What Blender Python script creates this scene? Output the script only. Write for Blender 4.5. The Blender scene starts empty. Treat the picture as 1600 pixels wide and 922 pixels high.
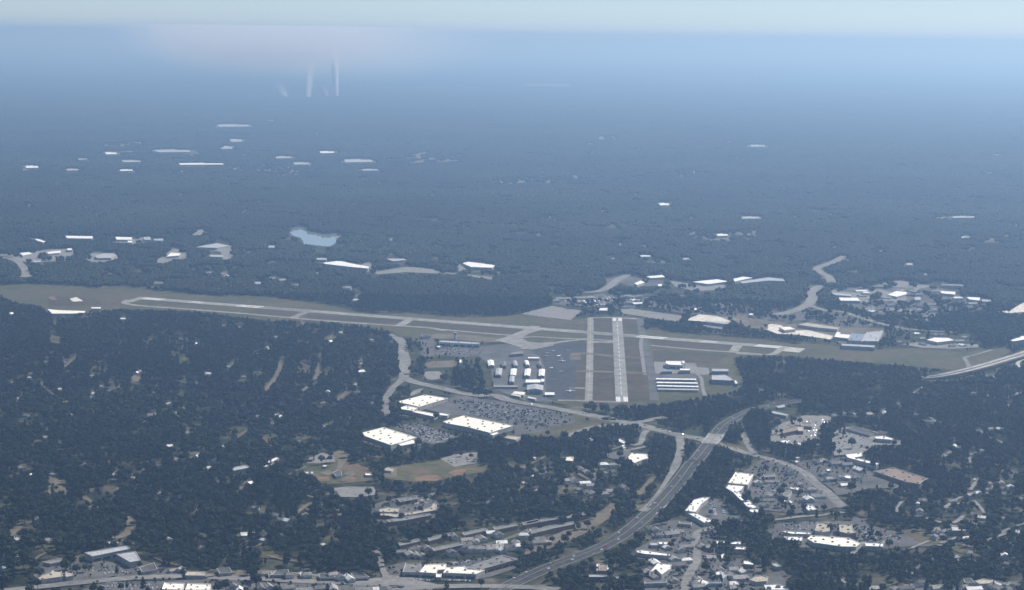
import bpy, bmesh, math, random
import numpy as np
from mathutils import Vector, Matrix, noise as mnoise
random.seed(7)
rng = np.random.default_rng(11)
S = bpy.context.scene
COL = S.collection
R = math.radians

# ------------------------------------------------------------------ camera
FPX, IW, IH = 3300.0, 1600.0, 922.0
CAMH = 700.0
HORIZON_Y = 58.0
PITCH = math.atan((IH / 2 - HORIZON_Y) / FPX)
ROLL = math.atan(0.0131)
fwd = Vector((0, math.cos(PITCH), -math.sin(PITCH)))
up0 = Vector((0, math.sin(PITCH), math.cos(PITCH)))
rt = Vector((math.cos(ROLL), 0, 0)) + up0 * math.sin(ROLL)
up = Vector((-math.sin(ROLL), 0, 0)) + up0 * math.cos(ROLL)
cd = bpy.data.cameras.new('camera')
cam = bpy.data.objects.new('camera', cd); COL.objects.link(cam)
cd.sensor_width = 36.0; cd.lens = 36.0 * FPX / IW
cd.clip_start = 1.0; cd.clip_end = 400000.0
cam.matrix_world = Matrix(((rt.x, up.x, -fwd.x, 0), (rt.y, up.y, -fwd.y, 0), (rt.z, up.z, -fwd.z, CAMH), (0, 0, 0, 1)))
S.camera = cam

# ------------------------------------------------------------------ light
SUN_EL, SUN_AZ = 45.0, 43.0          # azimuth measured from +Y (view direction) towards +X
w = bpy.data.worlds.new('World'); S.world = w; w.use_nodes = True
nt = w.node_tree; nt.nodes.clear()
sky = nt.nodes.new('ShaderNodeTexSky'); sky.sky_type = 'NISHITA'; sky.sun_disc = False
sky.sun_elevation = R(SUN_EL); sky.sun_rotation = R(SUN_AZ)
sky.altitude = 3000; sky.air_density = 0.78; sky.dust_density = 0.8; sky.ozone_density = 2.3
bg = nt.nodes.new('ShaderNodeBackground'); bg.inputs['Strength'].default_value = 0.074
wo = nt.nodes.new('ShaderNodeOutputWorld')
nt.links.new(sky.outputs[0], bg.inputs[0]); nt.links.new(bg.outputs[0], wo.inputs[0])
sd = bpy.data.lights.new('sun', 'SUN'); sd.energy = 5.0; sd.angle = R(0.53); sd.color = (1.0, 0.97, 0.93)
sun = bpy.data.objects.new('sun', sd); COL.objects.link(sun)
sdir = Vector((math.sin(R(SUN_AZ)) * math.cos(R(SUN_EL)), math.cos(R(SUN_AZ)) * math.cos(R(SUN_EL)), math.sin(R(SUN_EL))))
sun.rotation_euler = sdir.to_track_quat('Z', 'Y').to_euler()
S.view_settings.view_transform = 'Standard'; S.view_settings.look = 'None'
S.view_settings.exposure = 0.3; S.view_settings.gamma = 1.0
S.view_settings.use_curve_mapping = False
S.cycles.volume_bounces = 2
S.cycles.max_bounces = 6; S.cycles.diffuse_bounces = 2; S.cycles.glossy_bounces = 2
S.cycles.use_denoising = True
HAZE_DENSITY = 7.5e-5
HAZE_COLOR = (0.34, 0.54, 0.83)
HAZE_ABSORB = 0.28
HAZE_ANISO = 0.45

# ------------------------------------------------------------------ pixel <-> ground
RG = {  # views of the photograph that the tables below were measured in: x0, y0, scale
 'F': (0, 0, 1.0), 'r1': (0, 0, 2.0), 'r2': (800, 0, 2.0),
 'A3': (0, 300, 3.6875), 'A4': (400, 300, 3.6875), 'A5': (800, 300, 3.6875), 'A6': (1200, 300, 3.6875),
 'B1': (0, 480, 4.19), 'B2': (320, 480, 4.19), 'B3': (600, 480, 4.39), 'B4': (880, 480, 4.39),
 'B5': (1150, 480, 3.5556), 'B6': (0, 700, 4.153), 'B7': (300, 700, 4.153),
 'C1': (560, 600, 4.61), 'C2': (560, 740, 5.0667), 'C3': (800, 640, 5.3333), 'C4': (820, 760, 5.3333),
 'C5': (1060, 620, 5.1233), 'C6': (1060, 760, 5.3333), 'C7': (1300, 620, 5.1233), 'C8': (1300, 760, 5.3333),
 'E1': (740, 540, 7.685), 'E2': (1000, 540, 8.8889)}
def P(reg, pts):
    x0, y0, s = RG[reg]
    return [(x0 + x / s, y0 + y / s) for x, y in pts]
def box4(x0, y0, x1, y1):
    return [(x0, y0), (x1, y0), (x1, y1), (x0, y1)]
def g(px, py, z=0.0):
    """the point of the plane at height z that the photograph shows at this pixel"""
    d = fwd * FPX + rt * (px - IW / 2) - up * (py - IH / 2)
    t = (z - CAMH) / d.z
    return Vector((d.x * t, d.y * t, z))
def proj(x, y, z):
    zc = y * fwd.y + (z - CAMH) * fwd.z
    xc = x * rt.x + y * rt.y + (z - CAMH) * rt.z
    yc = x * up.x + y * up.y + (z - CAMH) * up.z
    return IW / 2 + FPX * xc / zc, IH / 2 - FPX * yc / zc

# woodland cover: how much of the land is under trees (1 closed wood, 0 open)
MX, MY = 400, 20
COVER = np.full((1120, 2400), 0.94, np.float32)
def paint(pts, val):
    xs = np.array([p[0] + MX for p in pts]); ys = np.array([p[1] + MY for p in pts])
    x0, x1 = int(max(0, xs.min() - 1)), int(min(2399, xs.max() + 2))
    y0, y1 = int(max(0, ys.min() - 1)), int(min(1119, ys.max() + 2))
    if x1 <= x0 or y1 <= y0: return
    X, Y = np.meshgrid(np.arange(x0, x1) + .5, np.arange(y0, y1) + .5)
    ins = np.zeros(X.shape, bool)
    n = len(xs)
    for i in range(n):
        j = (i + 1) % n
        xa, ya, xb, yb = xs[i], ys[i], xs[j], ys[j]
        if ya == yb: continue
        c = ((ya > Y) != (yb > Y)) & (X < (xb - xa) * (Y - ya) / (yb - ya) + xa)
        ins ^= c
    sub = COVER[y0:y1, x0:x1]; sub[ins] = val
def paint_ell(cx, cy, rx, ry, val):
    paint([(cx + rx * math.cos(a), cy + ry * math.sin(a)) for a in [i * math.pi / 6 for i in range(12)]], val)
def cover_at(px, py):
    ix = np.clip((px + MX).astype(int), 0, 2399); iy = np.clip((py + MY).astype(int), 0, 1119)
    return COVER[iy, ix]

# ------------------------------------------------------------------ materials
def nd(t, k): return t.nodes.new(k)
def mat(name, cols, scale=0.02, rough=0.9, detail=4.0, spread=(0.35, 0.65), metallic=0.0, bump=0.0, scale2=None, rand=0.0, spec=0.06, broad=0.0):
    m = bpy.data.materials.new(name); m.use_nodes = True
    t = m.node_tree; b = t.nodes['Principled BSDF']
    b.inputs['Roughness'].default_value = rough; b.inputs['Metallic'].default_value = metallic
    b.inputs['Specular IOR Level'].default_value = spec
    geo = nd(t, 'ShaderNodeNewGeometry')
    n1 = nd(t, 'ShaderNodeTexNoise'); n1.inputs['Scale'].default_value = scale; n1.inputs['Detail'].default_value = detail
    t.links.new(geo.outputs['Position'], n1.inputs['Vector'])
    cr = nd(t, 'ShaderNodeValToRGB')
    el = cr.color_ramp.elements
    k = len(cols)
    while len(el) < k: el.new(0.5)
    for i, c in enumerate(cols):
        el[i].position = spread[0] + (spread[1] - spread[0]) * i / max(1, k - 1); el[i].color = (*c, 1)
    t.links.new(n1.outputs[0], cr.inputs[0])
    out = cr.outputs[0]
    if scale2:
        n2 = nd(t, 'ShaderNodeTexNoise'); n2.inputs['Scale'].default_value = scale2; n2.inputs['Detail'].default_value = 5
        t.links.new(geo.outputs['Position'], n2.inputs['Vector'])
        mr = nd(t, 'ShaderNodeMapRange'); mr.inputs[1].default_value = .3; mr.inputs[2].default_value = .7
        mr.inputs[3].default_value = .72; mr.inputs[4].default_value = 1.28
        t.links.new(n2.outputs[0], mr.inputs[0])
        mx = nd(t, 'ShaderNodeVectorMath'); mx.operation = 'MULTIPLY'
        t.links.new(out, mx.inputs[0]); t.links.new(mr.outputs[0], mx.inputs[1]); out = mx.outputs[0]
    if broad:
        n3 = nd(t, 'ShaderNodeTexNoise'); n3.inputs['Scale'].default_value = broad; n3.inputs['Detail'].default_value = 3
        t.links.new(geo.outputs['Position'], n3.inputs['Vector'])
        mb = nd(t, 'ShaderNodeMapRange'); mb.inputs[1].default_value = .34; mb.inputs[2].default_value = .68; mb.inputs[3].default_value = .45; mb.inputs[4].default_value = 2.3
        t.links.new(n3.outputs[0], mb.inputs[0])
        m5 = nd(t, 'ShaderNodeVectorMath'); m5.operation = 'MULTIPLY'; t.links.new(out, m5.inputs[0]); t.links.new(mb.outputs[0], m5.inputs[1]); out = m5.outputs[0]
    if rand:
        oi = nd(t, 'ShaderNodeObjectInfo')
        h = nd(t, 'ShaderNodeHueSaturation')
        mr = nd(t, 'ShaderNodeMapRange'); mr.inputs[3].default_value = 1 - rand; mr.inputs[4].default_value = 1 + rand
        t.links.new(oi.outputs['Random'], mr.inputs[0]); t.links.new(mr.outputs[0], h.inputs['Value'])
        m2 = nd(t, 'ShaderNodeMath'); m2.operation = 'MULTIPLY'; m2.inputs[1].default_value = 7.31
        m3 = nd(t, 'ShaderNodeMath'); m3.operation = 'FRACT'
        m4 = nd(t, 'ShaderNodeMapRange'); m4.inputs[3].default_value = .465; m4.inputs[4].default_value = .52
        t.links.new(oi.outputs['Random'], m2.inputs[0]); t.links.new(m2.outputs[0], m3.inputs[0]); t.links.new(m3.outputs[0], m4.inputs[0])
        t.links.new(m4.outputs[0], h.inputs['Hue'])
        t.links.new(out, h.inputs['Color']); out = h.outputs[0]
    t.links.new(out, b.inputs['Base Color'])
    if bump:
        bp = nd(t, 'ShaderNodeBump'); bp.inputs['Distance'].default_value = bump
        t.links.new(n1.outputs[0], bp.inputs['Height']); t.links.new(bp.outputs[0], b.inputs['Normal'])
    return m
M = {}
M['ground'] = mat('woodland_floor', [(0.014, 0.018, 0.01), (0.026, 0.03, 0.016), (0.075, 0.072, 0.046), (0.15, 0.13, 0.095)], .018, scale2=.12, spread=(.32, .7))
M['far_canopy'] = mat('distant_canopy_shaded', [(.002, .004, .002), (.004, .007, .003), (.008, .011, .005)], .004, scale2=.02, rough=1.0, spec=0.0)  # flat far land: self-shadow of the tree crowns is darkened into the colour
M['airgrass'] = mat('mown_airfield_grass', [(0.066, 0.068, 0.034), (0.088, 0.082, 0.044), (0.102, 0.086, 0.052)], .006, scale2=.05)
M['infield'] = mat('worn_infield_grass', [(0.058, 0.053, 0.032), (0.074, 0.062, 0.039), (0.09, 0.068, 0.045)], .008, scale2=.06)
M['lawn'] = mat('dry_lawn', [(0.062, 0.066, 0.03), (0.095, 0.085, 0.044), (0.125, 0.098, 0.058)], .02, scale2=.1)
M['verge'] = mat('road_verge_grass', [(0.026, 0.038, 0.015), (0.044, 0.050, 0.024), (0.066, 0.062, 0.035)], .015, scale2=.1)
M['park'] = mat('park_turf_and_clay', [(0.066, 0.074, 0.034), (0.088, 0.088, 0.044), (0.115, 0.098, 0.056), (0.16, 0.105, 0.07)], .012, scale2=.07, spread=(.36, .66))
M['clay'] = mat('red_clay', [(0.17, 0.095, 0.06), (0.22, 0.14, 0.09), (0.17, 0.14, 0.09)], .03)
M['sand'] = mat('sandy_ground', [(0.55, 0.51, 0.43), (0.68, 0.65, 0.58), (0.6, 0.56, 0.48)], .02, scale2=.12)
M['tan'] = mat('tan_gravel', [(0.1088, 0.0944, 0.0688), (0.1480, 0.1288, 0.0944), (0.1680, 0.1480, 0.1136)], .02, scale2=.15)
M['asphalt'] = mat('aged_asphalt', [(0.085, 0.085, 0.085), (0.111, 0.109, 0.105), (0.130, 0.127, 0.120)], .02, scale2=.15)
M['road'] = mat('road_asphalt', [(0.1743, 0.1712, 0.1617), (0.2079, 0.2037, 0.1922), (0.2331, 0.2237, 0.2079)], .015, scale2=.08)
M['hwy'] = mat('highway_asphalt', [(0.0513, 0.0513, 0.0506), (0.0615, 0.0615, 0.0600), (0.0694, 0.0679, 0.0643)], .01, scale2=.06)
M['lot'] = mat('parking_asphalt', [(0.0810, 0.0810, 0.0810), (0.1112, 0.1091, 0.1069), (0.1350, 0.1318, 0.1264)], .02, scale2=.2)
M['palelot'] = mat('pale_paving', [(0.189, 0.185, 0.175), (0.238, 0.231, 0.217), (0.210, 0.203, 0.189)], .02, scale2=.15)
M['apron'] = mat('apron_asphalt', [(0.049, 0.051, 0.055), (0.061, 0.063, 0.067), (0.070, 0.071, 0.073)], .012, scale2=.05)
M['runway'] = mat('runway_concrete', [(0.223, 0.220, 0.207), (0.256, 0.253, 0.240), (0.290, 0.282, 0.265)], .012, scale2=.06)
M['concrete'] = mat('pale_concrete', [(0.3750, 0.3612, 0.3275), (0.4312, 0.4125, 0.3750), (0.4688, 0.4500, 0.4125)], .02, scale2=.1)
M['paint'] = mat('white_marking_paint', [(.72, .72, .70), (.82, .82, .80)], .1)
M['yellow'] = mat('yellow_marking_paint', [(.55, .42, .10), (.62, .48, .14)], .1)
M['cream'] = mat('cream_roof_membrane', [(0.82, 0.77, 0.65), (0.88, 0.84, 0.74), (0.89, 0.86, 0.77)], .03, rough=.7, scale2=.25)
M['white'] = mat('white_roof_membrane', [(0.82, 0.82, 0.8), (0.88, 0.88, 0.86)], .03, rough=.6, scale2=.2)
M['metal'] = mat('pale_metal_roofing', [(0.378, 0.387, 0.405), (0.450, 0.459, 0.468)], .05, rough=.5, scale2=.3)
M['bluemetal'] = mat('blue_grey_roofing', [(.21, .25, .33), (.26, .30, .38)], .05, rough=.5, scale2=.3)
M['grey'] = mat('grey_roofing', [(0.180, 0.180, 0.180), (0.232, 0.229, 0.221)], .05, scale2=.3)
M['dark'] = mat('dark_shingle', [(.08, .08, .085), (.12, .115, .11)], .08, scale2=.4)
M['tanroof'] = mat('tan_roofing', [(.38, .34, .27), (.46, .42, .34)], .05, scale2=.3)
M['brown'] = mat('brown_gravel_roof', [(.22, .17, .14), (.29, .23, .19)], .05, scale2=.3)
M['shingle'] = mat('weathered_shingle', [(0.2210, 0.2145, 0.2080), (0.3250, 0.3120, 0.2925)], .08, scale2=.4, rand=.35)
M['wall'] = mat('painted_wall', [(.42, .40, .36), (.50, .48, .44)], .05, scale2=.3)
M['wallwhite'] = mat('white_wall', [(.62, .61, .58), (.70, .69, .66)], .05, scale2=.3)
M['brick'] = mat('brick_wall', [(.24, .14, .10), (.30, .19, .14)], .1, scale2=.5)
M['parapet'] = mat('parapet_coping', [(.45, .44, .42), (.55, .54, .51)], .05)
M['unit'] = mat('rooftop_unit_metal', [(0.26, 0.25, 0.24), (0.36, 0.35, 0.33)], .2)
M['glass'] = mat('dark_window_glass', [(.02, .025, .03), (.04, .045, .05)], .1, rough=.15, spec=.6)
M['door'] = mat('hangar_door', [(.20, .22, .25), (.26, .28, .30)], .1)
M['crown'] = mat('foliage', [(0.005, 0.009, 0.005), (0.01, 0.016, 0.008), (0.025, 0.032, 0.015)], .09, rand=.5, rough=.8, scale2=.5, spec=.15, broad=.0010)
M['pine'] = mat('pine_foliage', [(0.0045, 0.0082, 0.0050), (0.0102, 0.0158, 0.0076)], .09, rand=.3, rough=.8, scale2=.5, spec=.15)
M['bark'] = mat('bark', [(.07, .055, .04), (.11, .09, .07)], .6)
M['water'] = mat('lake_water', [(0.22, 0.24, 0.22), (0.26, 0.28, 0.25)], .01, rough=.05, spec=.5)
for nm, c in (('car_white', (.78, .78, .77)), ('car_silver', (.42, .43, .45)), ('car_dark', (.035, .037, .042)), ('car_red', (.30, .03, .03)), ('car_blue', (.05, .10, .22))):
    M[nm] = mat(nm, [c, tuple(min(1, v * 1.08) for v in c)], .5, rough=.25, spec=.5)
M['tyre'] = mat('tyre_rubber', [(.02, .02, .02), (.03, .03, .03)], 1.0)

# ------------------------------------------------------------------ mesh helpers
def link(name, me, parent=None, loc=None):
    o = bpy.data.objects.new(name, me); COL.objects.link(o)
    if parent is not None: o.parent = parent
    if loc is not None: o.location = loc
    return o
def tag(o, label=None, cat=None, group=None, kind=None):
    if label: o['label'] = label
    if cat: o['category'] = cat
    if group: o['group'] = group
    if kind: o['kind'] = kind
    return o
def mesh(name, verts, faces, mats, midx=None, smooth=False):
    me = bpy.data.meshes.new(name)
    me.from_pydata([tuple(v) for v in verts], [], faces)
    for m in (mats if isinstance(mats, (list, tuple)) else [mats]): me.materials.append(M[m] if isinstance(m, str) else m)
    if midx is not None:
        for p, i in zip(me.polygons, midx): p.material_index = i
    if smooth:
        for p in me.polygons: p.use_smooth = True
    me.update()
    return me
def area2(pts):
    return sum(pts[i][0] * pts[(i + 1) % len(pts)][1] - pts[(i + 1) % len(pts)][0] * pts[i][1] for i in range(len(pts)))
def prism(pts, z0, z1):
    """closed prism over a counter-clockwise outline"""
    n = len(pts)
    v = [(p[0], p[1], z0) for p in pts] + [(p[0], p[1], z1) for p in pts]
    f = [tuple(range(n - 1, -1, -1)), tuple(range(n, 2 * n))]
    f += [(i, (i + 1) % n, n + (i + 1) % n, n + i) for i in range(n)]
    return v, f
def offset(pts, d):
    """move the edges of a counter-clockwise outline outward by d"""
    n = len(pts); out = []
    for i in range(n):
        a, b, c = Vector(pts[i - 1][:2]), Vector(pts[i][:2]), Vector(pts[(i + 1) % n][:2])
        e1, e2 = (b - a).normalized(), (c - b).normalized()
        n1, n2 = Vector((e1.y, -e1.x)), Vector((e2.y, -e2.x))
        m = n1 + n2
        if m.length < 1e-4: m = n1
        m.normalize(); k = d / max(.45, m.dot(n1))
        out.append((b.x + m.x * k, b.y + m.y * k))
    return out
def ring(pts, d0, d1, z0, z1):
    n = len(pts); o = offset(pts, d1); i_ = offset(pts, d0)
    v = [(p[0], p[1], z0) for p in o] + [(p[0], p[1], z1) for p in o] + [(p[0], p[1], z1) for p in i_] + [(p[0], p[1], z0) for p in i_]
    f = []
    for i in range(n):
        j = (i + 1) % n
        for k in range(4):
            k2 = (k + 1) % 4
            f.append((k * n + i, k * n + j, k2 * n + j, k2 * n + i))
    return v, f
def bx(sx, sy, sz, c=(0, 0, 0)):
    x, y, z = c
    return prism([(x - sx / 2, y - sy / 2), (x + sx / 2, y - sy / 2), (x + sx / 2, y + sy / 2), (x - sx / 2, y + sy / 2)], z, z + sz)
def inside(pt, poly):
    x, y = pt; c = False; n = len(poly)
    for i in range(n):
        xa, ya = poly[i][:2]; xb, yb = poly[(i + 1) % n][:2]
        if (ya > y) != (yb > y) and x < (xb - xa) * (y - ya) / (yb - ya) + xa: c = not c
    return c
def smooth_line(pts, per=6):
    pts = [Vector(p) for p in pts]
    if len(pts) < 3: return pts
    out = []
    for i in range(len(pts) - 1):
        p0 = pts[max(0, i - 1)]; p1 = pts[i]; p2 = pts[i + 1]; p3 = pts[min(len(pts) - 1, i + 2)]
        for k in range(per):
            t = k / per
            out.append(.5 * ((2 * p1) + (p2 - p0) * t + (2 * p0 - 5 * p1 + 4 * p2 - p3) * t * t + (3 * p1 - p0 - 3 * p2 + p3) * t ** 3))
    out.append(pts[-1])
    return out
def strip(line, w0, w1=None, dz=0.0):
    """ribbon between offsets w0 (left) and w1 (right) of a centre line"""
    if w1 is None: w0, w1 = -w0 / 2, w0 / 2
    n = len(line); v = []
    for i, p in enumerate(line):
        t = (line[min(n - 1, i + 1)] - line[max(0, i - 1)]); t.z = 0; t.normalize()
        s = Vector((t.y, -t.x, 0))
        for w_ in (w0, w1):
            q = p + s * w_; v.append((q.x, q.y, q.z + dz))
    f = [(2 * i, 2 * i + 1, 2 * i + 3, 2 * i + 2) for i in range(n - 1)]
    return v, f
layer = [0]
def lay(): layer[0] += 1; return layer[0] * 0.012

# ------------------------------------------------------------------ setting: ground
GR = 122000.0
gv = [(0, 20000, 0)]; gf = []
rings = [200, 1500, 6000, 20000, 29000, 60000, GR]
nseg = 96
gv = []
for r_ in rings:
    for i in range(nseg):
        a = 2 * math.pi * i / nseg; gv.append((r_ * math.sin(a), 1000 + r_ * math.cos(a), 0))
gf = [tuple(range(nseg - 1, -1, -1))]
for k in range(len(rings) - 1):
    for i in range(nseg):
        j = (i + 1) % nseg
        gf.append((k * nseg + i, k * nseg + j, (k + 1) * nseg + j, (k + 1) * nseg + i))
gm = mesh('ground', gv, gf, ['ground', 'far_canopy'], [0] * (1 + nseg * 4) + [1] * (nseg * 2))
bm_ = bmesh.new(); bm_.from_mesh(gm); bmesh.ops.recalc_face_normals(bm_, faces=bm_.faces)
if sum(f.normal.z for f in bm_.faces) < 0: bmesh.ops.reverse_faces(bm_, faces=bm_.faces)
bm_.to_mesh(gm); bm_.free()
tag(link('ground', gm), 'wooded land stretching out to the hazy horizon', kind='structure')

def flat(name, m, z, cover, reg, pts, label=None, kind='structure', parent=None):
    px = P(reg, pts)
    if cover is not None: paint(px, cover)
    wp = [g(x, y, z) for x, y in px]
    if area2(wp) < 0: wp = wp[::-1]
    o = link(name, mesh(name, [(p.x, p.y, z) for p in wp], [tuple(range(len(wp)))], m), parent)
    if parent is None: tag(o, label, kind=kind)
    return o, wp
def road(name, m, width, segs, z=.6, label=None, clear=True, per=6, taper=None):
    """segs: list of (reg, pts)"""
    px = [q for reg, pts in segs for q in P(reg, pts)]
    ln = smooth_line([g(x, y, z) for x, y in px], per)
    z += lay()
    for p in ln: p.z = z
    v, f = strip(ln, width)
    if taper:
        for i_ in range(len(ln)):
            if i_ / len(ln) > .66:
                for q_ in (0, 1):
                    a_ = v[2 * i_ + q_]; v[2 * i_ + q_] = tuple(ln[i_][c_] + (a_[c_] - ln[i_][c_]) * taper for c_ in range(3))
    o = link(name, mesh(name, v, f, m)); tag(o, label, kind='structure')
    if clear: clear_strip(v, 0)
    return o, ln
CLEARS = []
def clear_strip(v, val=0):
    CLEARS.append(v) if len(CLEARS) < 600 else None
    n = len(v) // 2
    for i in range(n - 1):
        q = [v[2 * i], v[2 * i + 1], v[2 * i + 3], v[2 * i + 2]]
        paint([proj(*p) for p in q], val)

# ------------------------------------------------------------------ airfield
AG = (P('A3', [(-900, 560), (0, 540), (150, 530), (470, 545), (540, 558), (700, 540), (900, 570), (1090, 585), (1240, 600)]) +
      P('A4', [(0, 598), (250, 625), (520, 665), (600, 690), (740, 700), (870, 695), (1080, 715), (1290, 722)]) +
      P('A5', [(0, 712), (50, 705), (330, 740), (440, 722), (730, 725), (765, 790), (850, 800), (1475, 850)]) +
      P('B5', [(300, 200), (480, 205), (700, 235), (950, 228), (1150, 240), (1270, 250), (1400, 235), (1490, 225), (1530, 245), (1380, 330), (1290, 350), (1150, 345), (950, 325), (700, 305), (450, 285), (300, 270), (100, 270)]) +
      P('B4', [(1150, 340), (1190, 390), (1240, 540), (1200, 560), (1150, 580), (960, 612), (720, 650), (600, 690), (480, 720), (300, 715), (100, 680), (0, 665)]) +
      P('B3', [(1100, 640), (1000, 500), (830, 240), (330, 195), (240, 215), (120, 200), (0, 140)]) +
      P('B2', [(1160, 140), (820, 100), (300, 75), (0, 35)]) + P('A3', [(1475, 716), (1000, 680), (700, 672), (500, 690), (280, 702), (230, 655), (80, 632), (0, 598), (-900, 620)]))
flat('airfield_grass', 'airgrass', .12, 0, 'F', AG, 'pale mown grass of the airfield around the runways')
for pts, reg in (([(205, 85), (340, 82), (345, 170), (205, 165)], 'B4'), ([(398, 82), (512, 85), (525, 178), (402, 182)], 'B4'), ([(205, 250), (345, 248), (365, 640), (200, 640)], 'B4'),
                 ([(412, 215), (525, 215), (560, 300), (600, 640), (437, 640)], 'B4'), ([(100, 195), (160, 250), (155, 630), (80, 630), (90, 330)], 'B4'), ([(600, 215), (1160, 250), (1160, 290), (620, 262)], 'B4'),
                 ([(620, 300), (1000, 315), (1140, 330), (1000, 400), (905, 380), (620, 370)], 'B4'), ([(215, 195), (345, 195), (345, 225), (210, 222)], 'B4'), ([(200, 105), (920, 150), (955, 168), (870, 178), (460, 165), (180, 122)], 'B3'), ([(280, 600), (480, 610), (640, 650), (280, 660)], 'A3'), ([(0, 682), (250, 692), (225, 716), (0, 700)], 'A4'), ([(300, 705), (850, 742), (820, 765), (275, 725)], 'A4')):
    flat('infield_grass', 'infield', .2 + lay(), None, reg, pts, 'brownish worn grass between the runway and the taxiways')

def rect_runway(name, a, b, width, z, m, label):
    A, B = g(*a), g(*b); d = (B - A).normalized(); s = Vector((d.y, -d.x, 0))
    q = [A + s * width / 2, B + s * width / 2, B - s * width / 2, A - s * width / 2]
    if area2(q) < 0: q = q[::-1]
    o = link(name, mesh(name, [(p.x, p.y, z) for p in q], [(0, 1, 2, 3)], m)); tag(o, label, kind='structure')
    return o, A, d, s, (B - A).length
def marking(parent, A, d, s, u0, u1, v0, v1, z, m='paint', name='marking'):
    q = [A + d * u0 + s * v0, A + d * u1 + s * v0, A + d * u1 + s * v1, A + d * u0 + s * v1]
    if area2(q) < 0: q = q[::-1]
    link(name, mesh(name, [(p.x, p.y, z) for p in q], [(0, 1, 2, 3)], m), parent)
rw, A, d, s, L = rect_runway('runway', (222, 466.4), (1224, 543.6), 46, .9, 'runway', 'long pale concrete runway slanting across the airfield')
for k in range(-4, 4):                                              # threshold bars
    for u in (6, L - 66): marking(rw, A, d, s, u, u + 60, k * 4.6 + .8, k * 4.6 + 3.8, 1.15, name='threshold_bar')
for u in (300, L - 360):
    for sg in (-1, 1): marking(rw, A, d, s, u, u + 70, sg * 6, sg * 15, 1.15, name='aiming_bar')
for u in (150, L - 200):
    for sg in (-1, 1): marking(rw, A, d, s, u, u + 40, sg * 6, sg * 11, 1.15, name='touchdown_bar')
for u in (330, 420, L - 520, L - 430):
    for v_ in (-7, -3.5, 3, 6.5): marking(rw, A, d, s, u, u + 95, v_, v_ + 1.6, 1.05, 'asphalt', 'rubber_mark')
u = 100
while u < L - 100:
    marking(rw, A, d, s, u, u + 36, -.6, .6, 1.15, name='centre_line'); u += 61
rw2, A, d, s, L = rect_runway('runway', P('B4', [(369, 76)])[0], P('B4', [(403, 655)])[0], 25, 1.0 + lay(), 'runway', 'short pale runway crossing the long one near its end')
for u in (4, L - 60):
    for k in (-4, -3, -2, 1, 2, 3): marking(rw2, A, d, s, u, u + 56, k * 2.9 + .2, k * 2.9 + 2.3, 1.45, name='threshold_bar')
u = 80
while u < L - 90:
    marking(rw2, A, d, s, u, u + 36, -.45, .45, 1.45, name='centre_line'); u += 61
TW = [('B4', [(187, 72), (187, 150), (182, 400), (174, 648)], 15, 'runway', 'taxiway running alongside the short runway next to the apron'),
      ('B4', [(185, 72), (345, 72), (522, 82)], 18, 'runway', 'narrow taxiway across the far end of the short runway'),
      ('B4', [(524, 80), (545, 190), (562, 260), (575, 320), (610, 480), (625, 640)], 18, 'asphalt', 'worn grey taxiway on the hangar side of the short runway'),
      ('B4', [(540, 205), (532, 260), (545, 360), (560, 465)], 8, 'palelot', 'thin pale disused strip between two taxiways'),
      ('B4', [(85, 360), (90, 320), (180, 320), (345, 336), (540, 348)], 24, 'tan', 'sandy cross strip over the short runway, the farther of two'),
      ('B4', [(80, 440), (180, 440), (370, 446), (560, 455)], 24, 'tan', 'sandy cross strip over the short runway, the nearer of two'),
      ('B4', [(75, 553), (110, 556), (170, 556)], 18, 'palelot', 'short stub from the apron to the taxiway'),
      ('B4', [(200, 238), (350, 240)], 30, 'runway', 'short link from the taxiway to the short runway'),
      ('B4', [(-40, 640), (60, 640), (180, 645), (395, 652)], 16, 'palelot', 'narrow service road along the near end of the short runway'),
      ('B4', [(600, 262), (800, 282), (1000, 298), (1150, 308), (1350, 322)], 16, 'runway', 'taxiway beside the long runway on the hangar side'),
      ('B4', [(1165, 308), (1205, 255)], 22, 'runway', 'broad link from the taxiway up to the long runway'),
      ('B5', [(0, 258), (90, 262), (200, 262), (240, 240), (262, 222)], 17, 'runway', 'taxiway curving round to the end of the long runway'),
      ('A3', [(740, 622), (722, 640), (800, 655), (1100, 677), (1475, 707)], 20, 'runway', 'taxiway from the far end of the long runway'),
      ('A4', [(0, 708), (300, 734), (560, 754), (830, 772), (1000, 784), (1090, 800)], 20, 'runway', 'taxiway beside the long runway below the woods'),
      ('A3', [(735, 636), (830, 605)], 24, 'runway', 'taxiway joint at the far end of the long runway'),
      ('A4', [(215, 724), (260, 704), (320, 682)], 20, 'runway', 'slanting link between taxiway and long runway by the woods'),
      ('A4', [(825, 772), (870, 745), (910, 728)], 24, 'runway', 'slanting link between taxiway and long runway, middle one'),
      ('B3', [(350, 150), (440, 158), (640, 176), (760, 186), (900, 196)], 17, 'runway', 'taxiway curving past the terminal ramp'),
      ('B3', [(870, 205), (960, 172), (1040, 130)], 26, 'runway', 'slanting link from the terminal ramp to the long runway'),
      ('A5', [(40, 835), (100, 808), (160, 795)], 18, 'runway', 'link from the ramp to the long runway near the crossing'),
      ('A5', [(20, 845), (120, 835), (300, 845), (450, 848)], 14, 'runway', 'taxiway from the ramp to the crossing'),
      ('A5', [(60, 905), (200, 880), (300, 862), (450, 850), (640, 862)], 14, 'runway', 'lower taxiway from the ramp to the crossing')]
for reg, pts, wd, m, lb in TW:
    o, ln = road('taxiway', m, wd, [(reg, pts)], .5, lb, per=5)
    if m == 'runway':
        v, f = strip(ln, .5, dz=.25); link('centre_line', mesh('centre_line', v, f, 'yellow'), o)
flat('blast_pad', 'concrete', .55, 0, 'B5', [(262, 218), (385, 230), (352, 252), (250, 243)], 'beige paved overrun at the end of the long runway')
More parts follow.
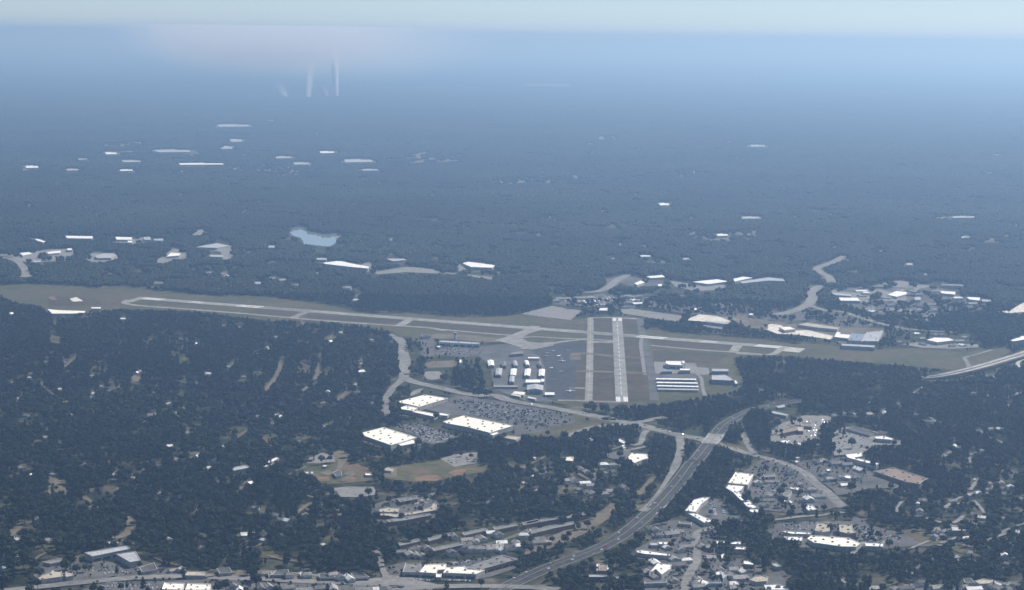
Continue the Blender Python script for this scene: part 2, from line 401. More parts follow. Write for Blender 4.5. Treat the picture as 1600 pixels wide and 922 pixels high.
flat('ramp', 'runway', .48, 0, 'B3', [(760, 225), (850, 200), (950, 168), (1010, 170), (940, 208), (985, 235), (1060, 245), (1160, 238), (1165, 262), (1010, 292), (930, 275), (860, 250)], 'pale concrete ramp where the taxiways join')
flat('terminal_ramp', 'tan', .46, 0, 'B3', [(320, 190), (350, 178), (500, 185), (700, 200), (830, 228), (790, 240), (650, 236), (480, 222), (380, 218), (325, 210)], 'sandy coloured ramp behind the long terminal')
flat('apron', 'apron', .44, 0, 'B3', [(985, 292), (1130, 258), (1190, 240), (1317, 238), (1385, 246), (1390, 300), (1318, 318), (1312, 640), (1120, 632), (1112, 590), (1108, 430), (1075, 340)], 'dark blue-grey aircraft parking apron')
flat('hangar_yard', 'lot', .4, 0, 'B3', [(700, 262), (840, 252), (960, 282), (1070, 330), (1110, 430), (1114, 625), (1180, 650), (980, 645), (880, 610), (750, 560), (735, 430), (690, 370), (650, 330)], 'paved yard between the rows of small hangars')
flat('hangar_lawn', 'verge', .42, 0, 'B3', [(655, 345), (690, 365), (735, 430), (745, 545), (690, 550), (672, 420), (648, 372)], 'narrow strip of grass beside the hangar yard')
flat('concrete_pad', 'palelot', .41, 0, 'E2', [(190, 222), (350, 225), (770, 245), (790, 300), (950, 310), (975, 400), (870, 405), (760, 385), (215, 390)], 'pale concrete pad around the white maintenance hangar')
flat('storage_yard', 'lot', .36, 0, 'E2', [(225, 395), (780, 400), (830, 640), (250, 640)], 'grey paving under the four long hangar rows')
road('track', 'palelot', 8, [('E2', [(790, 395), (850, 460), (870, 600), (905, 700)])], .5, 'pale service track past the hangar rows')
flat('terminal_lot', 'lot', .35, 0.04, 'B3', [(190, 215), (320, 205), (370, 260), (660, 268), (690, 275), (640, 325), (560, 345), (400, 330), (260, 335), (225, 260)], 'parking lot in front of the long terminal')
flat('terminal_lawn', 'verge', .33, .25, 'B3', [(200, 230), (235, 300), (260, 340), (390, 340), (600, 345), (640, 420), (660, 520), (640, 550), (420, 520), (270, 480), (180, 480), (160, 360)], 'green with scattered trees before the terminal')
flat('long_lot', 'tan', .37, 0, 'B3', [(280, 385), (330, 370), (500, 365), (500, 400), (455, 412), (290, 415)], 'tan gravel lot beside the terminal green')
flat('pale_yard', 'palelot', .38, .03, 'B3', [(265, 450), (300, 440), (380, 440), (415, 480), (380, 490), (330, 500), (290, 490)], 'small pale paved yard below the terminal green')
paint(P('B3', [(350, 420), (460, 408), (620, 410), (640, 500), (560, 545), (440, 500), (400, 450)]), .95)
flat('far_concrete_lot', 'palelot', .45, 0, 'A5', [(45, 703), (230, 656), (402, 684), (338, 738), (180, 720)], 'pale paved lot beyond the crossing of the runways')
flat('far_parking_lot', 'lot', .46, .02, 'A5', [(225, 622), (330, 612), (520, 585), (700, 600), (880, 615), (900, 632), (740, 640), (720, 668), (640, 660), (400, 665), (240, 648)], 'wide parking lot beyond the runway crossing')
flat('far_lot', 'palelot', .43, 0, 'A5', [(600, 668), (690, 672), (820, 690), (990, 715), (970, 745), (860, 735), (740, 715), (640, 700)], 'pale lot near the far end of the short runway')
flat('far_lot', 'palelot', .43, .05, 'A5', [(1150, 690), (1300, 685), (1475, 735), (1475, 760), (1290, 740), (1180, 725)], 'pale yard beyond the dark tree belt')
flat('far_lot', 'palelot', .42, 0, 'A5', [(1060, 765), (1180, 768), (1330, 792), (1200, 790)], 'thin pale strip in the dark tree belt')
flat('far_verge', 'verge', .3, .25, 'A5', [(215, 545), (400, 565), (430, 590), (900, 600), (880, 640), (760, 670), (600, 690), (430, 690), (230, 650)], None)
paint(P('A5', [(430, 680), (520, 690), (600, 682), (600, 700), (400, 715)]), .5)

# ------------------------------------------------------------------ roads
road('road', 'road', 15, [('B3', [(40, 185), (80, 210), (105, 240), (118, 310), (122, 380), (128, 440), (125, 500)])], .6, 'double road running past the terminal green, carriageway by the woods')
road('road', 'road', 12, [('B3', [(105, 205), (140, 250), (150, 310), (165, 370), (158, 430), (150, 500)])], .6, 'double road running past the terminal green, carriageway by the green')
road('road', 'road', 15, [('B3', [(130, 480), (110, 510), (60, 560), (15, 625), (5, 690), (25, 745)])], .6, 'road curving down beside the big white stores into the woods')
_, BLVD = road('boulevard', 'road', 28, [('B3', [(140, 485), (200, 512), (400, 558), (620, 605), (760, 605), (860, 640), (1100, 682), (1317, 722)]), ('B4', [(150, 735), (330, 768)]), ('C3', [(760, 75), (900, 98), (1060, 128), (1300, 190), (1420, 218), (1560, 243)]),
      ('C5', [(260, 365), (360, 400), (450, 422), (600, 468), (720, 495), (850, 532), (1000, 602), (1100, 692), (1200, 772), (1320, 890)])], .6, 'wide boulevard running below the airfield and under the highway', taper=.62)
road('road', 'road', 20, [('C3', [(1285, 62), (1180, 82), (1060, 105), (860, 130), (720, 142), (620, 165), (540, 195), (442, 224)])], .6, 'road curving off the boulevard towards the dark wood')
road('road', 'road', 11, [('C3', [(1130, 170), (1090, 220), (1075, 280), (1000, 300)])], .6, 'short road dropping from the boulevard junction')
road('road', 'road', 10, [('C3', [(1275, 262), (1130, 305), (950, 345), (800, 376)])], .6, 'thin straight road past the cream commercial building')
road('ramp_road', 'road', 14, [('C3', [(1395, 225), (1405, 330), (1360, 480), (1290, 620), (1190, 760), (1090, 850)])], .6, 'slip road leading down from the boulevard beside the highway')
road('ramp_road', 'road', 13, [('C5', [(470, 190), (500, 240), (535, 340), (590, 430), (615, 470)])], .6, 'slip road between highway and boulevard on the mall side')
road('road', 'road', 12, [('C6', [(330, 340), (270, 350), (190, 370), (150, 410), (145, 520), (155, 610), (110, 700), (70, 780), (55, 870), (40, 960)])], .6, 'pale road leaving the frame below the curved strip mall')
road('road', 'road', 10, [('C6', [(560, 310), (680, 288), (850, 275), (1000, 255), (1200, 240), (1380, 215)])], .6, 'road between the strip mall and the octagonal mall')
road('road', 'palelot', 26, [('A6', [(440, 370), (375, 405), (285, 438), (300, 460), (350, 490), (368, 525)])], .7, 'far pale road twisting through the woods')
road('road', 'palelot', 30, [('A6', [(310, 540), (262, 568), (255, 610), (235, 645), (150, 685), (40, 708)])], .7, 'far pale road widening towards the long runway')
road('road', 'palelot', 22, [('A6', [(250, 655), (340, 685), (430, 692), (600, 745), (720, 775), (850, 795), (1090, 810)])], .7, 'far road running behind the industrial sheds')
road('road', 'palelot', 26, [('A5', [(670, 478), (610, 505), (555, 550), (500, 572), (420, 580)])], .7, 'far road slanting past the wide parking lot')
road('road', 'palelot', 24, [('A3', [(-40, 380), (40, 382), (95, 398), (135, 435), (150, 470), (140, 492)])], .7, 'far pale road curving at the edge of the distant sheds')
road('road', 'palelot', 16, [('A3', [(150, 490), (190, 482), (235, 490)])], .7, 'short far road by the airfield edge')
road('street', 'road', 20, [('B6', [(-200, 960), (60, 925), (350, 893), (700, 858), (1000, 838), (1329, 835)]), ('B7', [(150, 842), (480, 852), (700, 866), (900, 872), (1100, 878), (1329, 890)]), ('C2', [(300, 912), (700, 895), (1000, 893), (1400, 905), (1600, 925)])], .6, 'broad main street along the bottom of the view')
road('street', 'road', 9, [('C2', [(130, 605), (165, 660), (185, 750), (215, 810), (210, 880)])], .6, 'side street dropping to the main street')
road('street', 'palelot', 11, [('C2', [(230, 815), (400, 830), (650, 832), (880, 842)])], .62, 'frontage lane before the long shopping strip')
road('viaduct_road', 'road', 10, [('B5', [(1300, 350), (1285, 310), (1272, 282), (1330, 266), (1420, 238)])], .6, 'small road turning under the pale viaduct')
road('viaduct_road', 'concrete', 9, [('B5', [(1640, 285), (1585, 295), (1565, 315), (1580, 335), (1640, 342)])], .6, 'loop road beside the pale viaduct')
for reg, pts, wd, m in (('B2', [(515, 322), (500, 370), (470, 450), (430, 505), (385, 548)], 10, 'tan'), ('B2', [(762, 288), (755, 350), (745, 410), (720, 475)], 9, 'tan'), ('B2', [(750, 488), (690, 515), (615, 562)], 11, 'tan'),
                    ('B2', [(935, 552), (900, 585), (862, 615)], 10, 'tan'), ('B2', [(905, 712), (850, 740), (780, 778)], 8, 'tan'), ('B1', [(105, 600), (150, 570), (245, 542)], 8, 'tan'), ('B1', [(870, 480), (910, 455), (1000, 438)], 7, 'tan'),
                    ('B1', [(705, 552), (770, 525), (825, 512)], 7, 'tan'), ('B1', [(0, 885), (60, 855), (115, 842)], 6, 'tan'), ('B6', [(305, 190), (380, 235), (460, 282)], 10, 'tan'), ('B6', [(480, 402), (600, 380), (680, 350), (745, 325)], 9, 'tan'), ('B6', [(545, 318), (600, 360), (660, 395)], 9, 'tan'),
                    ('B6', [(840, 445), (855, 500), (820, 560), (740, 590)], 14, 'tan'), ('B6', [(720, 205), (790, 210), (860, 212)], 7, 'tan'), ('B6', [(880, 300), (960, 285), (1060, 280)], 6, 'tan'), ('C8', [(690, 225), (780, 265), (900, 300), (1010, 335)], 9, 'palelot'), ('C8', [(1010, 310), (1060, 280), (1100, 245)], 7, 'palelot'),
                    ('C8', [(1400, 110), (1500, 140), (1640, 175)], 12, 'palelot'), ('B7', [(490, 800), (640, 812), (800, 830), (930, 845)], 7, 'palelot'), ('C2', [(350, 620), (520, 600), (800, 610), (980, 570), (1150, 530), (1400, 430)], 8, 'tan'), ('C4', [(160, 500), (330, 440), (520, 350), (640, 270), (760, 170)], 7, 'tan'),
                    ('C7', [(1180, 440), (1120, 470), (1095, 530), (1065, 548)], 6, 'palelot'), ('B5', [(1300, 475), (1380, 485), (1470, 510), (1600, 470)], 12, 'palelot'), ('C8', [(1390, 100), (1300, 60), (1200, 40)], 6, 'palelot'), ('B5', [(730, 590), (800, 575), (910, 550)], 8, 'palelot'), ('C3', [(520, 700), (580, 690), (680, 745)], 7, 'tan'), ('C3', [(780, 850), (840, 795), (900, 815)], 8, 'tan'), ('C3', [(1050, 715), (1110, 650), (1180, 565)], 9, 'tan')):
    road('lane', m, wd, [(reg, pts)], .5, 'pale lane in a gap of the woods', per=4)

rl = random.Random(21)
for x0_, x1_, y0_, y1_, n_, m_ in ((5, 590, 500, 880, 46, 'tan'), (1330, 1595, 600, 900, 22, 'palelot'), (700, 1010, 700, 800, 10, 'tan')):
    for _ in range(n_):
        cx_, cy_ = rl.uniform(x0_, x1_), rl.uniform(y0_, y1_)
        if cover_at(np.array([cx_]), np.array([cy_]))[0] < .5: continue
        dx_, dy_ = rl.uniform(6, 22), rl.uniform(3, 11) * rl.choice((-1, -1, -1, 1))
        road('lane', m_, rl.uniform(5, 8), [('F', [(cx_ - dx_, cy_ - dy_), (cx_ - dx_ * .2 + rl.uniform(-3, 3), cy_), (cx_ + dx_, cy_ + dy_)])], .5, 'pale lane in a gap of the woods', per=4)

# ------------------------------------------------------------------ highway on its embankment, with the overpass
hp = ([(*q, 1.0) for q in P('C5', [(1010, 20), (920, 38), (800, 55), (640, 95)])] + [(*q, 3.0) for q in P('C5', [(500, 148)])] + [(*q, 6.5) for q in P('C5', [(385, 215), (330, 270)])] + [(*q, 7.5) for q in P('C5', [(272, 345), (225, 405)])] +
      [(*q, 6.0) for q in P('C5', [(150, 500)])] + [(*q, 3.5) for q in P('C3', [(1500, 450), (1420, 560)])] + [(*q, 1.2) for q in P('C3', [(1340, 660), (1200, 815)])] +
      [(*q, 1.0) for q in P('C4', [(1120, 150), (1000, 255), (850, 380), (650, 500), (430, 590), (200, 675), (0, 765), (-220, 870), (-420, 985)])])
hl = smooth_line([g(x, y, z) for x, y, z in hp], 8)
def near_blvd(p): return min((Vector((p.x, p.y)) - Vector((q.x, q.y))).length for q in BLVD)
bi = min(range(len(hl)), key=lambda i: near_blvd(hl[i]))
under = [i for i in range(len(hl)) if (hl[i] - hl[bi]).length < 42]
i0, i1 = under[0], under[-1]
HWW = 27.0
v, f = strip(hl, HWW, dz=.1)
clear_strip(v, 0)
hwm = mesh('highway', v, f, 'hwy'); hw = link('highway', hwm); tag(hw, 'grey multi-lane highway curving up past the mall to the airfield', kind='structure')
for off, wd, m in ((-HWW / 2 + 1.6, .25, 'paint'), (HWW / 2 - 1.6, .25, 'paint')):
    v, f = strip(hl, off - wd / 2, off + wd / 2, dz=.32); link('edge_line', mesh('edge_line', v, f, m), hw)
vv, ff = [], []
for i in range(len(hl) - 1):                                        # median barrier, a real low wall
    a, b = hl[i], hl[i + 1]; t = (b - a); t.z = 0; t.normalize(); s_ = Vector((t.y, -t.x, 0)) * .4
    n0 = len(vv)
    vv += [tuple(a - s_), tuple(a + s_), tuple(b + s_), tuple(b - s_)] + [tuple(q + Vector((0, 0, 1.2))) for q in (a - s_, a + s_, b + s_, b - s_)]
    ff += [tuple(n0 + k for k in q) for q in ((4, 5, 6, 7), (0, 3, 7, 4), (1, 5, 6, 2))]
link('median_barrier', mesh('median_barrier', vv, ff, 'palelot'), hw)
def bank(line):
    vv, ff = [], []
    n = len(line)
    for i, p in enumerate(line):
        t = line[min(n - 1, i + 1)] - line[max(0, i - 1)]; t.z = 0; t.normalize(); s_ = Vector((t.y, -t.x, 0))
        k = HWW / 2 + .6
        for w_, z_ in ((-k - 1.2 * p.z - 2, -.2), (-k, p.z), (k, p.z), (k + 1.2 * p.z + 2, -.2)):
            q = p + s_ * w_; vv.append((q.x, q.y, z_))
        if i: ff += [(4 * i - 4 + j, 4 * i - 3 + j, 4 * i + 1 + j, 4 * i + j) for j in range(3)]
    return vv, ff
for seg in (hl[:i0 + 1], hl[i1:]):
    v, f = bank(seg); link('embankment', mesh('embankment', v, f, 'verge'), hw)
br = link('highway_overpass', None, loc=(hl[bi].x, hl[bi].y, 0))
tag(br, 'pale concrete overpass carrying the highway across the boulevard', 'bridge')
def relmesh(name, v, f, m, root):
    o = root.location
    return link(name, mesh(name, [(p[0] - o.x, p[1] - o.y, p[2] - o.z) for p in v], f, m), root)
bl = hl[max(0, i0 - 1):i1 + 2]
def slab(line, w0, w1, z0, z1):
    a, _ = strip(line, w0, w1, dz=z0); b, _ = strip(line, w0, w1, dz=z1); n = len(line); N = 2 * n
    f = []
    for i in range(n - 1):
        j = 2 * i
        f += [(N + j, N + j + 1, N + j + 3, N + j + 2), (j, j + 2, j + 3, j + 1), (j, N + j, N + j + 2, j + 2), (j + 1, j + 3, N + j + 3, N + j + 1)]
    f += [(0, 1, N + 1, N), (2 * n - 2, N + 2 * n - 2, N + 2 * n - 1, 2 * n - 1)]
    return a + b, f
relmesh('deck', *slab(bl, -HWW / 2 - 1.2, HWW / 2 + 1.2, -1.6, .22), 'runway', br)
for sg in (-1, 1): relmesh('parapet', *slab(bl, sg * (HWW / 2 + .9) - .25, sg * (HWW / 2 + .9) + .25, .25, 1.4), 'concrete', br)
for k in (1, len(bl) // 2, len(bl) - 2):
    p = bl[k]; t = (bl[min(len(bl) - 1, k + 1)] - bl[k - 1]); t.z = 0; t.normalize(); s_ = Vector((t.y, -t.x, 0))
    for w_ in (-11, -4, 4, 11):
        q = p + s_ * w_
        relmesh('pier', *prism([(q.x + .7 * math.cos(a), q.y + .7 * math.sin(a)) for a in [i * math.pi / 4 for i in range(8)]], -.2, p.z - 1.6), 'concrete', br)
# pale viaduct past the end of the long runway
vl = smooth_line([g(x, y, z) for (x, y), z in zip(P('B5', [(1040, 392), (1120, 383), (1200, 368), (1300, 345), (1400, 318), (1500, 288), (1600, 257), (1760, 200)]), (2, 5, 8, 9, 9, 9, 9, 9))], 5)
vd = link('viaduct', None, loc=(vl[12].x, vl[12].y, 0)); tag(vd, 'pale concrete road viaduct with twin decks beyond the end of the airfield', 'bridge')
for w0, w1 in ((-14, -1.8), (1.8, 14)):
    dk = relmesh('deck', *slab(vl, w0, w1, -1.6, 0), 'concrete', vd)
    relmesh('roadway', *strip(vl, w0 + 1.4, w1 - 1.4, dz=.15), 'concrete', vd)
    for e in (w0 + .3, w1 - .3): relmesh('parapet', *slab(vl, e - .25, e + .25, .05, 1.2), 'concrete', vd)
for k in range(3, len(vl) - 1, 3):
    p = vl[k]; t = (vl[k + 1] - vl[k - 1]); t.z = 0; t.normalize(); s_ = Vector((t.y, -t.x, 0))
    for w_ in (-8, 8):
        q = p + s_ * w_
        relmesh('pier', *prism([(q.x + 1.1 * math.cos(a), q.y + 1.1 * math.sin(a)) for a in [i * math.pi / 4 for i in range(8)]], -.2, p.z - 1.6), 'concrete', vd)
v, f = strip(vl, 34); clear_strip(v, 0)
v, f = strip([Vector((p.x, p.y, 0)) for p in vl], 34); clear_strip(v, 0)

# ------------------------------------------------------------------ open ground and parking lots
FL = [('far_suburb', 'lot', .2, .30, 'A6', [(380, 560), (640, 530), (960, 540), (1130, 600), (1300, 640), (1200, 690), (1000, 700), (860, 740), (600, 700), (420, 640)], 'thinly wooded suburb lots beyond the industrial sheds'),
      ('far_suburb', 'lot', .2, .28, 'A6', [(0, 690), (150, 690), (250, 655), (430, 700), (620, 760), (560, 790), (420, 790), (200, 740), (0, 740)], 'scrubby lots around the far road junction'),
      ('far_suburb', 'lot', .2, .4, 'A5', [(900, 590), (1060, 640), (1300, 640), (1475, 690), (1475, 740), (1000, 700), (740, 660)], 'scrubby yards beyond the tree belt'),
      ('far_suburb', 'verge', .2, .4, 'A5', [(860, 500), (1060, 530), (1240, 545), (1220, 590), (1000, 590), (880, 560)], 'scrubby land below the long white shed'),
('store_lot', 'lot', .34, .0, 'B3', [(440, 622), (560, 606), (640, 625), (780, 640), (900, 665), (1130, 705), (1300, 745), (1317, 790), (1180, 820), (1100, 850), (980, 870), (900, 885), (890, 815), (560, 742), (450, 745), (370, 720), (240, 690), (260, 670)], 'wide parking lot with trees between two big white stores and the boulevard'),
      ('store_lot', 'lot', .34, .0, 'C1', [(240, 322), (340, 285), (430, 285), (560, 325), (720, 378), (640, 415), (540, 435), (470, 415), (420, 372), (330, 345)], 'crowded parking lot beside the lowest of the three white stores'),
      ('store_yard', 'verge', .3, .2, 'C1', [(240, 70), (300, 20), (420, 10), (560, 40), (640, 85), (480, 70), (270, 125)], 'shrubby ground behind the first white store'),
      ('paved_strip', 'palelot', .34, .0, 'C1', [(365, 78), (400, 45), (470, 30), (440, 62), (385, 85)], 'pale paved patch behind the first white store'),
      ('park_lawn', 'park', .3, 0, 'C1', [(235, 600), (420, 570), (600, 545), (690, 592), (800, 588), (945, 588), (950, 605), (890, 635), (700, 665), (560, 700), (400, 705), (190, 682), (178, 630), (200, 605)], 'tan grass field with bare red patches in the park'),
      ('clay_patch', 'clay', .42, None, 'C1', [(640, 640), (700, 615), (775, 612), (770, 640), (700, 662)], 'bare red earth patch in the park field'),
      ('clay_patch', 'clay', .42, None, 'C1', [(400, 680), (470, 660), (560, 655), (600, 675), (560, 698), (420, 698)], 'bare orange earth along the lower edge of the park field'),
      ('park_lot', 'palelot', .38, .02, 'C1', [(588, 540), (690, 507), (770, 500), (850, 492), (880, 500), (850, 570), (760, 585), (690, 596)], 'grey parking lot at the top of the park field'),
      ('ballpark', 'park', .3, 0, 'B7', [(715, 140), (760, 120), (900, 108), (960, 60), (1000, 90), (1120, 118), (1190, 160), (1160, 212), (970, 232), (880, 235), (815, 222), (800, 182), (735, 170)], 'dry grass ballpark with clay infields'),
      ('clay_infield', 'clay', .42, None, 'B7', [(812, 185), (888, 186), (893, 212), (818, 216)], 'orange clay infield in the ballpark, beside the trees'),
      ('clay_infield', 'clay', .42, None, 'B7', [(985, 195), (1050, 185), (1062, 205), (1000, 216)], 'faded clay infield in the ballpark, beside the white shelter'),
      ('ball_diamond', 'tan', .41, None, 'B7', [(830, 160), (890, 140), (920, 160), (880, 180)], 'tan ball diamond in the ballpark'),
      ('ball_diamond', 'tan', .41, None, 'B7', [(985, 165), (1030, 135), (1065, 165), (1040, 182)], 'tan ball diamond beside the ballpark path'),
      ('ballpark_lot', 'palelot', .36, .08, 'B7', [(742, 100), (762, 60), (850, 30), (925, 46), (932, 88), (840, 100)], 'pale lot with a few trees above the ballpark'),
      ('ballpark_yard', 'tan', .36, .05, 'B7', [(900, 40), (960, 10), (1030, 20), (1010, 80), (980, 110), (960, 170), (930, 170), (950, 90)], 'tan track between ballpark and woods'),
      ('park_yard', 'tan', .37, 0, 'B7', [(1245, 140), (1300, 122), (1329, 130), (1329, 185), (1255, 190)], 'bare tan yard between ballpark and park field'),
      ('lower_lot', 'palelot', .36, .02, 'B7', [(900, 262), (1000, 250), (1180, 252), (1198, 300), (1100, 320), (950, 316), (945, 285)], 'grey lot below the ballpark'),
      ('lower_lot', 'palelot', .36, 0, 'B7', [(945, 388), (1015, 385), (985, 420), (950, 415)], 'small pale clearing below the grey lot'),
      ('school_yard', 'lot', .34, .12, 'C2', [(100, 250), (210, 215), (300, 195), (450, 170), (520, 170), (620, 220), (640, 260), (620, 350), (570, 355), (370, 385), (220, 395), (130, 370), (100, 320)], 'paved yard around the tan-roofed school wings'),
      ('strip_lot', 'lot', .34, .02, 'C2', [(190, 745), (350, 700), (520, 715), (700, 700), (860, 680), (950, 670), (1140, 640), (1265, 670), (1270, 745), (1050, 815), (880, 850), (500, 845), (250, 830)], 'paving around the long shopping strip'),
      ('street_lot', 'palelot', .34, .05, 'C2', [(-40, 850), (240, 815), (500, 848), (640, 880), (620, 920), (-40, 925)], 'paved lots along the main street below the shopping strip'),
      ('street_lot', 'lot', .33, .15, 'B6', [(215, 830), (290, 740), (470, 705), (560, 715), (750, 745), (920, 730), (1040, 755), (1120, 790), (1329, 810), (1329, 850), (900, 855), (450, 890), (300, 880)], 'paved lots behind the main street shops'),
      ('street_lot', 'lot', .33, .12, 'B6', [(500, 925), (700, 870), (1060, 862), (1329, 850), (1329, 940), (500, 940)], 'parking lots on the near side of the main street'),
      ('street_lot', 'lot', .33, .15, 'B7', [(0, 855), (120, 850), (330, 860), (480, 872), (1329, 900), (1329, 940), (0, 940)], 'parking lots at the very bottom by the main street'),
      ('street_yard', 'tan', .32, .12, 'B7', [(0, 798), (120, 810), (300, 790), (380, 800), (480, 790), (640, 800), (920, 825), (1200, 840), (1200, 860), (480, 850), (0, 838)], 'bare yards between the woods and the main street'),
      ('commercial_lot', 'lot', .34, .10, 'C5', [(520, 600), (640, 520), (680, 480), (850, 520), (960, 560), (1110, 700), (1290, 880), (1200, 900), (960, 940), (640, 900), (560, 760), (600, 640)], 'mixed lots and trees between white strip and boulevard'),
      ('commercial_lot', 'lot', .34, .08, 'C5', [(880, 500), (1000, 515), (1180, 500), (1340, 480), (1537, 560), (1537, 700), (1400, 750), (1310, 760), (1230, 740), (1120, 660), (1000, 570)], 'mixed lots on the far side of the boulevard'),
      ('office_lot', 'palelot', .36, .03, 'C5', [(740, 270), (830, 210), (930, 180), (1000, 150), (1200, 150), (1255, 200), (1180, 260), (1130, 320), (1130, 380), (1040, 410), (720, 400), (720, 330)], 'pale lot around the twin white office wings'),
      ('office_lot', 'palelot', .36, .03, 'C7', [(0, 290), (60, 260), (110, 235), (180, 232), (370, 280), (345, 310), (555, 350), (555, 385), (345, 385), (300, 420), (240, 450), (20, 470), (0, 440)], 'wide pale lot behind the white arrow-shaped store'),
      ('motel_lot', 'lot', .34, .06, 'C7', [(0, 600), (60, 580), (290, 580), (330, 620), (540, 710), (520, 735), (300, 730), (170, 770), (40, 790), (0, 740)], 'lot before the brown-roofed building'),
      ('overpass_verge', 'verge', .22, .12, 'C5', [(600, 120), (730, 90), (900, 60), (980, 140), (930, 170), (880, 160), (760, 190), (640, 170)], 'rough grass by the highway bend'),
      ('junction_verge', 'lawn', .22, .03, 'C5', [(490, 240), (560, 330), (620, 470), (560, 470), (400, 410), (350, 385), (440, 300)], 'brown grass wedge inside the junction'),
      ('junction_verge', 'verge', .22, .1, 'C3', [(1130, 170), (1260, 170), (1420, 200), (1600, 120), (1600, 250), (1440, 260), (1380, 235), (1150, 190)], 'grass verge where boulevard meets the highway'),
      ('junction_verge', 'lawn', .22, .04, 'C3', [(400, 10), (820, 92), (880, 110), (700, 140), (560, 180), (450, 220), (260, 230), (100, 220), (430, 60)], 'tan verge between boulevard and curving road'),
      ('strip_mall_lot', 'lot', .34, .05, 'C6', [(150, 215), (190, 150), (260, 100), (340, 105), (470, 210), (610, 295), (560, 310), (330, 330), (300, 320), (290, 285)], 'car lot inside the curve of the white strip mall'),
      ('mall_lot', 'lot', .34, .05, 'C6', [(590, 380), (640, 330), (760, 330), (860, 300), (1100, 290), (1500, 290), (1600, 300), (1600, 540), (1480, 545), (1300, 530), (1100, 510), (900, 510), (740, 450)], 'lots around the octagonal mall'),
      ('mall_lot', 'lot', .33, .05, 'C8', [(180, 235), (280, 260), (300, 320), (480, 360), (620, 400), (690, 430), (900, 480), (800, 500), (620, 500), (440, 520), (230, 520), (0, 530), (0, 320), (160, 300)], 'lots on the far side of the octagonal mall'),
      ('clearing', 'lawn', .34, 0, 'C8', [(480, 335), (560, 345), (700, 380), (790, 410), (920, 460), (915, 492), (740, 475), (620, 400)], 'bare pale lot stretching from the mall into the trees'),
      ('clearing', 'lawn', .34, 0, 'C8', [(975, 505), (1040, 492), (1130, 520), (1265, 570), (1230, 588), (1120, 570), (1020, 535)], 'oval pale clearing among the trees'),
      ('clearing', 'lawn', .34, 0, 'C8', [(1395, 600), (1450, 625), (1560, 645), (1500, 675), (1400, 650)], 'pale clearing with a small house near the corner'),
      ('clearing', 'lawn', .34, 0, 'C8', [(1160, 215), (1250, 200), (1280, 235), (1240, 255)], 'small green clearing between two white houses'),
      ('corner_lot', 'lot', .34, .15, 'C8', [(1070, 860), (1090, 790), (1200, 790), (1350, 780), (1450, 800), (1600, 790), (1600, 900), (1070, 900)], 'paved yard in the lower corner'),
      ('corner_lot', 'lot', .33, .2, 'C8', [(340, 870), (600, 830), (700, 820), (800, 840), (940, 800), (1010, 840), (1000, 900), (340, 900)], 'paved yard with trees at the bottom'),
      ('town_lot', 'lot', .33, .11, 'C6', [(-20, 340), (330, 340), (320, 440), (300, 600), (520, 600), (640, 620), (720, 660), (700, 740), (860, 700), (960, 720), (920, 800), (930, 900), (-20, 900)], 'yards and lots on both sides of the pale road'),
      ('town_lot', 'lot', .33, .11, 'C4', [(1000, 330), (1250, 280), (1600, 330), (1600, 900), (1000, 900), (980, 700), (1100, 620), (930, 600), (920, 520), (1080, 440)], 'lots with trees between highway and pale road'),
      ('roadside_yard', 'tan', .3, .4, 'C4', [(0, 500), (180, 430), (300, 380), (480, 290), (640, 200), (720, 140), (840, 160), (640, 310), (450, 420), (200, 520), (0, 570)], 'tan bank with yards along the highway woods'),
      ('apartment_grounds', 'verge', .28, .45, 'C2', [(300, 540), (560, 500), (1000, 420), (1520, 330), (1520, 560), (1300, 640), (1150, 570), (900, 600), (640, 650), (300, 640)], 'grounds around the long dark apartment rows'),
      ('gravel_yard', 'sand', .4, 0, 'B5', [(118, 118), (190, 92), (250, 100), (300, 130), (400, 128), (470, 145), (540, 160), (525, 180), (430, 165), (330, 152), (230, 148), (170, 125)], 'bright sandy yard below the industrial sheds'),
      ('gravel_yard', 'tan', .38, 0, 'B5', [(0, 30), (60, 55), (180, 75), (340, 95), (400, 82), (580, 112), (820, 120), (840, 140), (790, 195), (580, 200), (470, 150), (300, 125), (190, 88), (80, 80), (0, 60)], 'paved yard of the industrial sheds'),
      ('industrial_verge', 'verge', .34, .3, 'B5', [(820, 130), (930, 120), (1050, 140), (1300, 150), (1390, 200), (1330, 230), (1150, 220), (930, 215), (830, 185)], 'scrubby lots beyond the industrial sheds'),
      ('gravel_yard', 'palelot', .37, .04, 'B5', [(920, 205), (1010, 195), (1130, 200), (1340, 205), (1360, 222), (1200, 232), (1030, 225)], 'pale lot beside the bright white shed'),
      ('gravel_yard', 'sand', .4, 0, 'A5', [(995, 738), (1080, 705), (1180, 715), (1265, 745), (1240, 762), (1120, 748)], 'bright sandy yard in front of the dark tree belt'),
      ('gravel_yard', 'tan', .39, .05, 'A5', [(1270, 735), (1475, 765), (1475, 790), (1400, 790), (1300, 760)], 'tan yard beyond the dark tree belt'),
      ('far_lot', 'lot', .5, .05, 'A5', [(530, 500), (660, 480), (760, 500), (870, 500), (870, 540), (690, 545), (620, 520), (540, 530)], 'far lot beside the slanting road'),
      ('far_lot', 'palelot', .5, .12, 'A5', [(910, 512), (1040, 530), (1230, 535), (1220, 560), (1060, 572), (940, 545)], 'far lot under the long white shed'),
      ('far_lot', 'palelot', .5, .12, 'A6', [(350, 560), (480, 580), (640, 560), (800, 600), (800, 640), (560, 640), (400, 610)], 'far lots among the sheds beyond the road'),
      ('far_lot', 'palelot', .5, .1, 'A6', [(660, 525), (760, 510), (940, 540), (900, 555), (680, 545)], 'far glittering car lot'),
      ('far_lot', 'palelot', .5, .15, 'A6', [(560, 660), (850, 680), (860, 695), (600, 695)], 'thin far lot along a road'),
